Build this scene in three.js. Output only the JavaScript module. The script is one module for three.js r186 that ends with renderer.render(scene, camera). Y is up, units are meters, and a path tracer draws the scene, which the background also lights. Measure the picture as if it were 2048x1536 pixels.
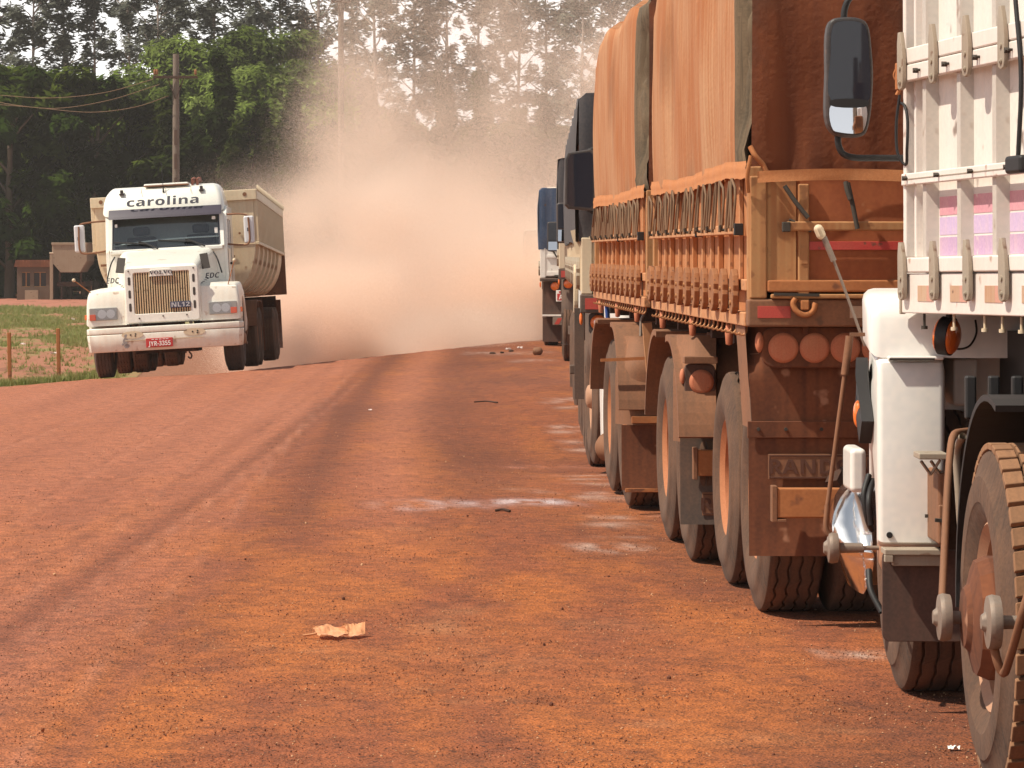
import * as THREE from 'three';
import { mergeGeometries, mergeVertices, toCreasedNormals } from 'three/addons/utils/BufferGeometryUtils.js';
import { RoundedBoxGeometry } from 'three/addons/geometries/RoundedBoxGeometry.js';
import { FontLoader } from 'three/addons/loaders/FontLoader.js';
import { TextGeometry } from 'three/addons/geometries/TextGeometry.js';

const smooth = (a, b, x) => { const t = Math.min(1, Math.max(0, (x - a) / (b - a))); return t * t * (3 - 2 * t); };
// ---------------------------------------------------------------- camera, sky, sun, exposure
// x right, y up, the queue of trucks runs along -z. Lens shift keeps verticals vertical.
const F = 6500, VX = 740, VY = 510, EYE = 1.63;
const scene = new THREE.Scene();
const FULLW = 2 * (2048 - VX), FULLH = 2 * (1536 - VY);
const camera = new THREE.PerspectiveCamera(2 * Math.atan(FULLH / 2 / F) * 180 / Math.PI, FULLW / FULLH, 0.1, 1500);
camera.position.set(0, EYE, 0);
camera.setViewOffset(FULLW, FULLH, FULLW / 2 - VX, FULLH / 2 - VY, 2048, 1536);
camera.focus = 22; camera.userData.fStop = 90;

const SUN = new THREE.Vector3(-0.66, 1.0, 0.20).normalize();
{
  const W = 256, H = 128, d = new Float32Array(W * H * 4);
  for (let j = 0; j < H; j++) for (let i = 0; i < W; i++) {
    const el = ((j + 0.5) / H - 0.5) * Math.PI, az = ((i + 0.5) / W - 0.5) * 2 * Math.PI;
    const v = [Math.cos(az) * Math.cos(el), Math.sin(el), Math.sin(az) * Math.cos(el)];
    const c = v[0] * SUN.x + v[1] * SUN.y + v[2] * SUN.z;
    const glow = 0.25 * Math.exp(-(1 - c) * 3.2);
    const t = smooth(0.06, 0.42, Math.max(0, Math.sin(el)));
    const hz = [1.22, 1.2, 1.18], zn = [0.19, 0.22, 0.27];
    const o = (j * W + i) * 4;
    for (let k = 0; k < 3; k++) {
      let q = hz[k] * (1 - t) + zn[k] * t + glow;
      if (el < 0) q = [0.30, 0.22, 0.18][k] + (hz[k] - [0.30, 0.22, 0.18][k]) * Math.exp(el * 14);
      d[o + k] = q;
    }
    d[o + 3] = 1;
  }
  const sky = new THREE.DataTexture(d, W, H, THREE.RGBAFormat, THREE.FloatType);
  sky.mapping = THREE.EquirectangularReflectionMapping; sky.magFilter = THREE.LinearFilter; sky.needsUpdate = true;
  scene.background = sky; scene.environment = sky;
}
const SKYI = 1.0;
scene.backgroundIntensity = SKYI; scene.environmentIntensity = SKYI;
const sun = new THREE.DirectionalLight(new THREE.Color(1.0, 0.91, 0.75), 4.8);
sun.name = 'sun'; sun.position.copy(SUN).multiplyScalar(120).add(new THREE.Vector3(0, 0, -60)); sun.target.position.set(0, 0, -60);
sun.castShadow = true; sun.shadow.radius = 1.6; sun.shadow.mapSize.set(4096, 4096);
Object.assign(sun.shadow.camera, { left: -90, right: 90, top: 120, bottom: -120, near: 1, far: 400 });
scene.add(sun, sun.target);
scene.fog = new THREE.FogExp2(new THREE.Color(1.0, 0.93, 0.86), 0.0003);
const renderer = new THREE.WebGLRenderer({ antialias: true });
renderer.toneMapping = THREE.LinearToneMapping;
renderer.toneMappingExposure = 1.2;
renderer.shadowMap.enabled = true;

// ---------------------------------------------------------------- helpers
const V3 = (x, y, z) => new THREE.Vector3(x, y, z);
function rng(seed) { let a = seed >>> 0; return () => { a = (a + 0x6d2b79f5) | 0; let t = Math.imul(a ^ (a >>> 15), 1 | a); t = (t + Math.imul(t ^ (t >>> 7), 61 | t)) ^ t; return ((t ^ (t >>> 14)) >>> 0) / 4294967296; }; }
const lerp = (a, b, t) => a + (b - a) * t;
const mixc = (a, b, t) => [0, 1, 2].map((k) => a[k] + (b[k] - a[k]) * t);
const hash = (i, j, s) => { let h = Math.imul(i | 0, 374761393) ^ Math.imul(j | 0, 668265263) ^ Math.imul(s | 0, 2147483647 ^ 951274213); h = Math.imul(h ^ (h >>> 13), 1274126177); return ((h ^ (h >>> 16)) >>> 0) / 4294967296; };
function noise2(x, y, s = 0, per = 0, perY = per) {
  let ix = Math.floor(x), iy = Math.floor(y); const fx = x - ix, fy = y - iy, u = fx * fx * (3 - 2 * fx), v = fy * fy * (3 - 2 * fy);
  const w = (i) => (per ? ((i % per) + per) % per : i), wy = (i) => (perY ? ((i % perY) + perY) % perY : i);
  const a = hash(w(ix), wy(iy), s), b = hash(w(ix + 1), wy(iy), s), c = hash(w(ix), wy(iy + 1), s), e = hash(w(ix + 1), wy(iy + 1), s);
  return a + (b - a) * u + (c - a) * v + (a - b - c + e) * u * v;
}
const fbm = (x, y, s = 0, oct = 4, per = 0, perY = per) => { let t = 0, a = 0.5, n = 0; for (let i = 0; i < oct; i++) { t += a * noise2(x, y, s + i * 17, per, perY); n += a; a *= 0.5; x *= 2; y *= 2; per *= 2; perY *= 2; } return t / n; };

const enc = (v) => { v = Math.min(1, Math.max(0, v)); return Math.round(255 * (v <= 0.0031308 ? 12.92 * v : 1.055 * Math.pow(v, 1 / 2.4) - 0.055)); };
// Tileable texture computed per pixel; f(u, v) in 0..1 returns a linear colour, or a single value for data maps.
function tex(n, f, metres, srgb = true, n2 = n) {
  const d = new Uint8Array(n * n2 * 4);
  for (let j = 0; j < n2; j++) for (let i = 0; i < n; i++) {
    const c = f((i + 0.5) / n, (j + 0.5) / n2), o = (j * n + i) * 4;
    if (srgb) { d[o] = enc(c[0]); d[o + 1] = enc(c[1]); d[o + 2] = enc(c[2]); } else { const q = Math.round(255 * Math.min(1, Math.max(0, c))); d[o] = d[o + 1] = d[o + 2] = q; }
    d[o + 3] = 255;
  }
  const t = new THREE.DataTexture(d, n, n2); t.wrapS = t.wrapT = THREE.RepeatWrapping; t.magFilter = THREE.LinearFilter;
  if (srgb) t.colorSpace = THREE.SRGBColorSpace;
  t.repeat.set(1 / metres, 1 / metres); t.needsUpdate = true; return t;
}
const bumpFine = tex(256, (u, v) => fbm(u * 24, v * 24, 5, 4, 24), 0.5, false);
const bumpSoft = tex(256, (u, v) => fbm(u * 6, v * 6, 9, 5, 6), 0.9, false);
// Paint or metal with dust, streaks running down and small chips. Colours are linear.
function dirty(base, dust, amount, seed, { size = 1.3, streak = 0.5, chips = 0.15, chip = [0.12, 0.06, 0.035], n = 256 } = {}) {
  return tex(n, (u, v) => {
    const big = fbm(u * 4, v * 4, seed, 5, 4), st = fbm(u * 40, v * 3, seed + 31, 3, 40, 3) * 0.5 + noise2(u * 64, v * 2, seed + 8, 64, 2) * 0.5, fine = noise2(u * n / 2, v * n / 2, seed + 3, n / 2);
    let k = amount + (big - 0.5) * 1.5 * amount + (st - 0.5) * streak * amount * 1.6 + (fine - 0.5) * 0.12;
    k = Math.min(1, Math.max(0, k));
    let c = mixc(base, dust, k);
    const ch = fbm(u * 14, v * 14, seed + 77, 4, 14);
    if (ch > 0.78 - chips * 0.35) c = mixc(c, chip, Math.min(1, (ch - (0.78 - chips * 0.35)) * 9) * 0.8);
    const g = 0.93 + fine * 0.14; return [c[0] * g, c[1] * g, c[2] * g];
  }, size);
}
const mat = (o) => { const m = new THREE.MeshStandardMaterial(); const { c, ...r } = o; if (c) m.color.setRGB(...c); m.roughness = 0.8; Object.assign(m, r); return m; };
const phys = (o) => { const m = new THREE.MeshPhysicalMaterial(); const { c, ...r } = o; if (c) m.color.setRGB(...c); Object.assign(m, r); return m; };

function boxUV(g) {
  const p = g.attributes.position, n = g.attributes.normal, uv = new Float32Array(p.count * 2);
  for (let i = 0; i < p.count; i++) {
    const ax = Math.abs(n.getX(i)), ay = Math.abs(n.getY(i)), az = Math.abs(n.getZ(i)), x = p.getX(i), y = p.getY(i), z = p.getZ(i);
    if (ax >= ay && ax >= az) { uv[2 * i] = z; uv[2 * i + 1] = y; } else if (ay >= az) { uv[2 * i] = x; uv[2 * i + 1] = z; } else { uv[2 * i] = x + 0.37; uv[2 * i + 1] = y; }
  }
  g.setAttribute('uv', new THREE.BufferAttribute(uv, 2));
}
function plain(g) {
  g = g.index ? g.toNonIndexed() : g.clone();
  for (const k of Object.keys(g.attributes)) if (!['position', 'normal', 'uv'].includes(k)) g.deleteAttribute(k);
  if (!g.attributes.normal) g.computeVertexNormals();
  if (!g.attributes.uv) g.setAttribute('uv', new THREE.BufferAttribute(new Float32Array(g.attributes.position.count * 2), 2));
  g.clearGroups(); g.morphAttributes = {}; return g;
}
const merge = (list) => { const a = [].concat(list).map(plain); return a.length === 1 ? a[0] : mergeGeometries(a); };
const used = new Map();
const numbered = (n) => { const k = used.get(n) ?? 0; used.set(n, k + 1); return k ? `${n}_${String(k).padStart(3, '0')}` : n; };
// One named mesh: a part when it has a parent, else a top-level thing.
const SPLIT = new Set('mudguard chassis_rail cross_member axle spring bolt rivet bottom_rail bottom_board side_panel mud_flap wiper insulator hinge_plate arm_brace scuff strap beam_arm sticker rail_lamp roof_line step_line door_seam slot hub_cover chevron side_bow trailer_frame top_rail side_seam mirror_arm handle hose guard_stay horn wire bonnet_catch tailgate_rail reflector rib plate_frame frame cab step apron guard_band air_slot seat tail_strip side_lamp'.split(' '));
function part(name, geos, m, parent = scene, keepUV = false) {
  if (Array.isArray(geos) && geos.length > 1 && SPLIT.has(name)) { let last; for (const q of geos) last = part(name, q, m, parent, keepUV); return last; }
  const g = merge(geos); if (!keepUV) boxUV(g);
  const o = new THREE.Mesh(g, m); o.name = parent === scene ? numbered(name) : name; o.castShadow = o.receiveShadow = true; parent.add(o); return o;
}
const grp = (name, parent) => { const o = new THREE.Group(); o.name = name; parent.add(o); return o; };
function tag(o, label, category, group) { o.userData = { label, category }; if (group) o.userData.group = group; return o; }
function thing(name, label, category, [x, y, z] = [0, 0, 0], group) {
  const o = new THREE.Group(); o.name = numbered(name); scene.add(o); o.position.set(x, y, z); return tag(o, label, category, group);
}
const struct = (o) => { o.userData = { kind: 'structure' }; return o; };
// boxes are given by their extents
const bx = (x0, x1, y0, y1, z0, z1) => new THREE.BoxGeometry(Math.abs(x1 - x0), Math.abs(y1 - y0), Math.abs(z1 - z0)).translate((x0 + x1) / 2, (y0 + y1) / 2, (z0 + z1) / 2);
const rb = (x0, x1, y0, y1, z0, z1, r = 0.01, s = 2) => new RoundedBoxGeometry(Math.abs(x1 - x0), Math.abs(y1 - y0), Math.abs(z1 - z0), s, Math.min(r, Math.abs(x1 - x0) / 2.01, Math.abs(y1 - y0) / 2.01, Math.abs(z1 - z0) / 2.01)).translate((x0 + x1) / 2, (y0 + y1) / 2, (z0 + z1) / 2);
const cyX = (r, x0, x1, y, z, n = 24, r2 = r) => new THREE.CylinderGeometry(r2, r, Math.abs(x1 - x0), n).rotateZ(-Math.PI / 2).translate((x0 + x1) / 2, y, z);
const cyY = (r, y0, y1, x, z, n = 16, r2 = r) => new THREE.CylinderGeometry(r2, r, y1 - y0, n).translate(x, (y0 + y1) / 2, z);
const cyZ = (r, z0, z1, x, y, n = 24, r2 = r) => new THREE.CylinderGeometry(r2, r, Math.abs(z1 - z0), n).rotateX(Math.PI / 2).translate(x, y, (z0 + z1) / 2);
const tube = (pts, r, n = 6, seg = 0, soft = true) => {
  const v = pts.map((p) => V3(...p));
  if (soft) return new THREE.TubeGeometry(new THREE.CatmullRomCurve3(v, false, 'centripetal'), seg || Math.max(4, v.length * 5), r, n);
  const c = new THREE.CurvePath(); for (let i = 0; i + 1 < v.length; i++) c.add(new THREE.LineCurve3(v[i], v[i + 1])); return new THREE.TubeGeometry(c, seg || (v.length - 1) * 2, r, n);
};
function bar(a, b, w, h = w) { // a square bar from a to b
  const A = V3(...a), B = V3(...b), d = B.clone().sub(A), g = new THREE.BoxGeometry(w, h, d.length());
  g.applyQuaternion(new THREE.Quaternion().setFromUnitVectors(V3(0, 0, 1), d.normalize())); const c = A.add(B).multiplyScalar(0.5); return g.translate(c.x, c.y, c.z);
}
// outline [u, v] points extruded; plane 'xy' grows along +z, 'zy' takes u as z and grows along +x
function prism(pts, depth, plane = 'xy', bevel = 0, holes = []) {
  const sh = new THREE.Shape(pts.map((p) => new THREE.Vector2(p[0], p[1])));
  for (const h of holes) sh.holes.push(new THREE.Path(h.map((p) => new THREE.Vector2(p[0], p[1]))));
  const g = new THREE.ExtrudeGeometry(sh, { depth: depth - 2 * bevel, bevelEnabled: bevel > 0, bevelSize: bevel, bevelThickness: bevel, bevelOffset: -bevel, bevelSegments: 3, curveSegments: 8 }).translate(0, 0, bevel);
  if (plane === 'zy') g.applyMatrix4(new THREE.Matrix4().set(0, 0, 1, 0, 0, 1, 0, 0, 1, 0, 0, 0, 0, 0, 0, 1)).index === null && flip(g);
  return g;
}
function flip(g) { const a = g.attributes; for (const k of Object.keys(a)) { const t = a[k], s = t.itemSize; for (let i = 0; i < t.count; i += 3) for (let c = 0; c < s; c++) { const q = t.array[(i + 1) * s + c]; t.array[(i + 1) * s + c] = t.array[(i + 2) * s + c]; t.array[(i + 2) * s + c] = q; } } g.computeVertexNormals(); return g; }
const roundRect = (x0, x1, y0, y1, r, n = 5) => { const o = []; for (const [cx, cy, a] of [[x1 - r, y1 - r, 0], [x0 + r, y1 - r, 1], [x0 + r, y0 + r, 2], [x1 - r, y0 + r, 3]]) for (let i = 0; i <= n; i++) { const t = (a + i / n) * Math.PI / 2; o.push([cx + r * Math.cos(t), cy + r * Math.sin(t)]); } return o; };
const softLoop = (pts, n = 5) => new THREE.CatmullRomCurve3(pts.map((p) => V3(p[0], p[1], 0)), true, 'centripetal').getPoints(pts.length * n).slice(0, -1).map((v) => [v.x, v.y]);
// grid surface from f(u, v) -> [x, y, z]
function sheet(nu, nv, f, creased = false) {
  const g = new THREE.PlaneGeometry(1, 1, nu, nv), p = g.attributes.position, uv = g.attributes.uv;
  for (let j = 0, k = 0; j <= nv; j++) for (let i = 0; i <= nu; i++, k++) { const q = f(i / nu, j / nv); p.setXYZ(k, ...q); uv.setXY(k, q[3] ?? i / nu, q[4] ?? j / nv); }
  g.computeVertexNormals(); return g;
}
const fonts = { bold: await new FontLoader().loadAsync('fonts/droid/droid_sans_bold.typeface.json'), serif: await new FontLoader().loadAsync('fonts/droid/droid_serif_bold.typeface.json') };
// flat raised lettering in the xy plane, centred at the origin, height = cap height in metres
function text(s, height, { wide = 1, depth = 0.004, font = 'bold', slant = 0, round = 3 } = {}) {
  const g = new TextGeometry(s, { font: fonts[font], size: height, depth, curveSegments: round, bevelEnabled: false });
  g.computeBoundingBox(); const b = g.boundingBox; g.translate(-(b.min.x + b.max.x) / 2, -height / 2, 0).scale(wide, 1, 1);
  if (slant) g.applyMatrix4(new THREE.Matrix4().makeShear(0, 0, slant, 0, 0, 0)); return g;
}
// ---------------------------------------------------------------- ground: one sheet to the horizon
const crestAt = (x) => 50 + Math.min(7, Math.max(0, x + 2.5)) * 2.1;
function roadY(x, D) {
  const t = smooth(14, 46, D), xx = Math.min(2.7, x);
  return 0.04 * (xx - 2.7) * t - (x < -4.3 ? 0.05 * Math.min(3, -4.3 - x) * t : 0) - 0.10 * Math.exp(-(((D - 27.5) / 3.2) ** 2)) * smooth(0, 1.4, x);
}
function groundY(x, D) {
  if (D < 0) D = 0;
  const c = crestAt(x), y = roadY(x, Math.min(D, c));
  if (D <= c) return y;
  const d = D - c;
  return lerp(y - 0.036 * Math.min(d, 20), -0.9, smooth(8, 40, d));
}
const trackC = (D) => { const k = [[9, -0.95], [13, -0.86], [18, -0.7], [27, -0.58], [36, -0.4], [47, -0.12], [62, 0.5]]; for (let i = 1; i < k.length; i++) if (D < k[i][0]) return lerp(k[i - 1][1], k[i][1], (D - k[i - 1][0]) / (k[i][0] - k[i - 1][0])); return 0.5; };
// stripes left by tyres: [offset from the edge of the tracks, half width, depth]
const RUTS = [[-0.08, 0.06, 1], [-0.2, 0.022, -0.7], [-0.31, 0.03, 0.5], [-0.68, 0.13, 0.5], [-0.83, 0.018, -0.6], [-1.28, 0.18, 0.45], [-1.52, 0.024, -0.5], [-1.6, 0.03, 0.6], [-2.3, 0.24, 0.5], [-2.72, 0.03, -0.5], [-2.8, 0.035, 0.5], [-3.75, 0.3, 0.45], [-4.3, 0.04, -0.4]];
function rut(x, D) {
  const u = x - trackC(D); let r = 0;
  for (const [o, w, a] of RUTS) { const k = (u - o - 0.05 * (fbm(D * 0.12, o * 7, 3, 2) - 0.5) * 2) / w; if (Math.abs(k) < 3) r += a * Math.exp(-k * k) * (0.55 + 0.9 * noise2(D * 0.22, o * 9, 21)); }
  return r * (1 - smooth(44, 58, D) * 0.7);
}
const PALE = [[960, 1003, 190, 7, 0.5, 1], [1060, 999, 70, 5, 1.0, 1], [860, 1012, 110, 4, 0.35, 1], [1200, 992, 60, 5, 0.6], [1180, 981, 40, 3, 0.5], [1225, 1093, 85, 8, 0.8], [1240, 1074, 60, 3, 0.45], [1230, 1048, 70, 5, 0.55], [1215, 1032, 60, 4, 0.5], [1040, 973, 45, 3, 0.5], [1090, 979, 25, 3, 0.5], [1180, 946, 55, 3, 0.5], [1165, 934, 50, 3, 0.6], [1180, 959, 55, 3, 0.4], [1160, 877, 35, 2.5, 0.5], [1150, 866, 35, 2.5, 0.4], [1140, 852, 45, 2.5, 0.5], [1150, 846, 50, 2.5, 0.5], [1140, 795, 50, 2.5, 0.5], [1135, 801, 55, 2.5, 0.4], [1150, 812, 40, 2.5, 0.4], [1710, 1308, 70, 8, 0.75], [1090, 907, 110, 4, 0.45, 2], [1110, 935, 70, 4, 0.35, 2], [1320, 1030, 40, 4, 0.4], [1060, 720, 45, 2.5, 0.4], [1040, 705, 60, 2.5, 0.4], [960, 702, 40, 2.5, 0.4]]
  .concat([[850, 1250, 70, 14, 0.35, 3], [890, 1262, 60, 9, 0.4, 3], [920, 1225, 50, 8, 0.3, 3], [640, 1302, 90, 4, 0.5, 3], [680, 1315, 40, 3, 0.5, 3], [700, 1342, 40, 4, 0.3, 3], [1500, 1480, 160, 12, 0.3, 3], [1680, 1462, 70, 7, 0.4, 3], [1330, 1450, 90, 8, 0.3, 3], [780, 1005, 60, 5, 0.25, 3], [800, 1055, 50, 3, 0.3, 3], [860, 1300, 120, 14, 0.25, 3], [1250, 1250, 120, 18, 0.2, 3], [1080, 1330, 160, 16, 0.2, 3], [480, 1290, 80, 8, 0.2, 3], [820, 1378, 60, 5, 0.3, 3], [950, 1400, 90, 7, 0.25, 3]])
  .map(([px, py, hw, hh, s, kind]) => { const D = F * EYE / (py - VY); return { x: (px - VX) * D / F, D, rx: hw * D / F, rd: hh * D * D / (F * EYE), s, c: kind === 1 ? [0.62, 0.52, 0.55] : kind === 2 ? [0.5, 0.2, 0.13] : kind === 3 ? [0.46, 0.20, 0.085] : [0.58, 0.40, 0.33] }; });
function roadColor(x, D) {
  const u = x - trackC(D), big = fbm(x * 0.55 + 9, D * 0.22, 41, 4), mid = fbm(x * 2.6, D * 0.7, 52, 4), small = fbm(x * 9, D * 3.2, 63, 3);
  const pink = [0.46, 0.162, 0.086], brown = [0.285, 0.078, 0.025], dark = [0.17, 0.046, 0.018], orange = [0.40, 0.117, 0.024];
  const near = 1 - smooth(13, 26, D);
  let c = mixc(brown, orange, Math.min(1, Math.max(0, near * 0.6 + (mid - 0.5) * 3.0 + 0.12)));
  c = mixc(c, dark, Math.min(0.85, Math.max(0, (big - 0.44) * 3.2) * 0.8 + Math.max(0, (small - 0.5)) * 1.5));
  const edge = u + (mid - 0.5) * 0.5 * near;
  c = mixc(c, pink, (1 - smooth(-0.5, 0.12, edge)) * (1 - near * 0.35) * (0.75 + 0.5 * (big - 0.5)));
  const band = Math.exp(-(((u - 0.2) / 0.17) ** 2)) * smooth(15, 22, D) * 0.8 + Math.exp(-(((u - 1.35 - (mid - 0.5) * 0.5) / 0.42) ** 2)) * smooth(17, 25, D) * 0.6;
  { const c2 = D < 21 ? lerp(-1.58, -1.21, (D - 13.9) / 7.1) : lerp(-1.21, -0.25, (D - 21) / 24), w = (x - c2 + (mid - 0.5) * 0.05) / 0.085, w2 = (x - c2 - 0.16 + (small - 0.5) * 0.04) / 0.035, w3 = (x - c2 + 0.32) / 0.05, q = (1 - smooth(40, 50, D)); c = mixc(c, dark, q * Math.min(0.75, Math.exp(-w * w) * (0.35 + mid * 0.5) + Math.exp(-w2 * w2) * 0.45 * mid + Math.exp(-w3 * w3) * 0.5 * small)); c = mixc(c, [0.5, 0.2, 0.115], q * 0.5 * Math.exp(-(((x - c2 - 0.11) / 0.02) ** 2)) * (0.4 + mid)); }
  c = mixc(c, dark, Math.min(0.85, band * (0.6 + mid * 0.7)));
  c = mixc(c, pink, Math.exp(-(((u - 0.75) / 0.3) ** 2)) * smooth(14, 25, D) * 0.55);
  const r = rut(x, D);
  c = r > 0 ? mixc(c, [0.235, 0.068, 0.033], Math.min(0.5, r * 0.45)) : mixc(c, [0.47, 0.20, 0.13], Math.min(0.42, -r * 0.42));
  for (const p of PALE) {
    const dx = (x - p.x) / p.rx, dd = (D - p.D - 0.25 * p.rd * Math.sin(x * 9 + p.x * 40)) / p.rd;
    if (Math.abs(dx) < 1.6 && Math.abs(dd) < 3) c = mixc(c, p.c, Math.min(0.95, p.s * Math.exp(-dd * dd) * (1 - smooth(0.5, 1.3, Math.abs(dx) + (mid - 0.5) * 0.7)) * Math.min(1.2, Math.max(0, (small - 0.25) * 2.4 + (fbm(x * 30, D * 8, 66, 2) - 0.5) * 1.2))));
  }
  const side = smooth(-5.2, -7, x) * (D > 45 ? 1 : 0.6);
  return mixc(c, [0.27, 0.12, 0.06], side * 0.5);
}
{
  const xs = [], ds = [];
  for (const x of [-420, -260, -150, -90, -60, -42, -30, -22, -16, -12, -10]) xs.push(x);
  for (let x = -8.5; x < 5.6; x += 0.055) xs.push(x);
  for (const x of [6, 7, 9, 12, 16, 24, 40, 80, 160, 420]) xs.push(x);
  for (const d of [-60, -20, -5, 0, 4, 7, 8.3]) ds.push(d);
  for (let d = 9; d < 68; d *= 1.0058) ds.push(d);
  for (const d of [70, 73, 77, 82, 88, 95, 105, 120, 140, 165, 200, 260, 350, 500, 800, 1300]) ds.push(d);
  const nx = xs.length, nd = ds.length, P = new Float32Array(nx * nd * 3), C = new Float32Array(nx * nd * 3), U = new Float32Array(nx * nd * 2), I = [];
  for (let j = 0, k = 0; j < nd; j++) for (let i = 0; i < nx; i++, k++) {
    const x = xs[i], D = ds[j], inn = D > 8.9 && D < 68 && x > -8.6 && x < 5.7;
    let y = groundY(x, D); if (inn) y += -0.006 * rut(x, D) + (fbm(x * 3, D * 3, 71, 3) - 0.5) * 0.02 + (fbm(x * 12, D * 9, 72, 2) - 0.5) * 0.006;
    P.set([x, y, -D], k * 3); U.set([x, D], k * 2);
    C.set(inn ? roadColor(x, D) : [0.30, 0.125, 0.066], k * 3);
    if (i + 1 < nx && j + 1 < nd) I.push(k, k + 1, k + nx, k + 1, k + nx + 1, k + nx);
  }
  const g = new THREE.BufferGeometry();
  g.setAttribute('position', new THREE.BufferAttribute(P, 3)); g.setAttribute('color', new THREE.BufferAttribute(C, 3)); g.setAttribute('uv', new THREE.BufferAttribute(U, 2)); g.setIndex(I); g.computeVertexNormals();
  // grit: multiplies the soil colour, two sizes of grain
  const grit = tex(1024, (u, v) => {
    const a = noise2(u * 512, v * 512, 1, 512), b = noise2(u * 220, v * 220, 2, 220), c = fbm(u * 40, v * 40, 3, 4, 40), e = noise2(u * 900, v * 900, 8, 900);
    let q = 0.70 + (c - 0.5) * 0.6 + (a - 0.5) * 0.62 + (e - 0.5) * 0.4;
    if (b > 0.74) q *= 1 - (b - 0.74) * 3.6;
    if (a > 0.9) q += (a - 0.9) * 2.6;
    q = Math.max(0.1, q); return [q, q * 0.985, q * 0.97];
  }, 2.3);
  const gb = tex(1024, (u, v) => 0.5 * noise2(u * 512, v * 512, 1, 512) + 0.5 * noise2(u * 220, v * 220, 2, 220), 2.3, false);
  const m = mat({ map: grit, bumpMap: gb, bumpScale: 0.012, roughness: 0.95, vertexColors: true });
  m.color.setRGB(1.25, 1.25, 1.25);
  const o = new THREE.Mesh(g, m); o.name = 'ground'; o.receiveShadow = true; scene.add(struct(o));
}
// loose gravel on the road
{
  const R = rng(11), N = 52000, g = new THREE.IcosahedronGeometry(1, 0), pm = mat({ roughness: 0.95 }), im = new THREE.InstancedMesh(g, pm, N), M = new THREE.Matrix4(), q = new THREE.Quaternion(), e = new THREE.Euler(), col = new THREE.Color();
  for (let i = 0; i < N; i++) {
    const D = 9.6 * Math.pow(34 / 9.6, Math.pow(R(), 1.25)), x = lerp(-0.125 * D, 0.22 * D, R()), s = 0.0013 + 0.0030 * Math.pow(R(), 3) + (R() < 0.002 ? 0.006 : 0);
    e.set(R() * 6, R() * 6, R() * 6); q.setFromEuler(e);
    M.compose(V3(x, groundY(x, D) - 0.011 * rut(x, D) + s * 0.35, -D), q, V3(s * (0.8 + R() * 0.6), s * (0.6 + R() * 0.4), s)); im.setMatrixAt(i, M);
    const k = R(), c = k < 0.4 ? [0.13, 0.045, 0.025] : k < 0.85 ? [0.28, 0.10, 0.045] : [0.52, 0.29, 0.16]; col.setRGB(c[0], c[1], c[2]); im.setColorAt(i, col);
  }
  im.name = 'gravel'; im.userData = { kind: 'stuff', label: 'loose brown gravel scattered over the red dirt road', category: 'gravel' }; scene.add(im);
}
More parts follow.
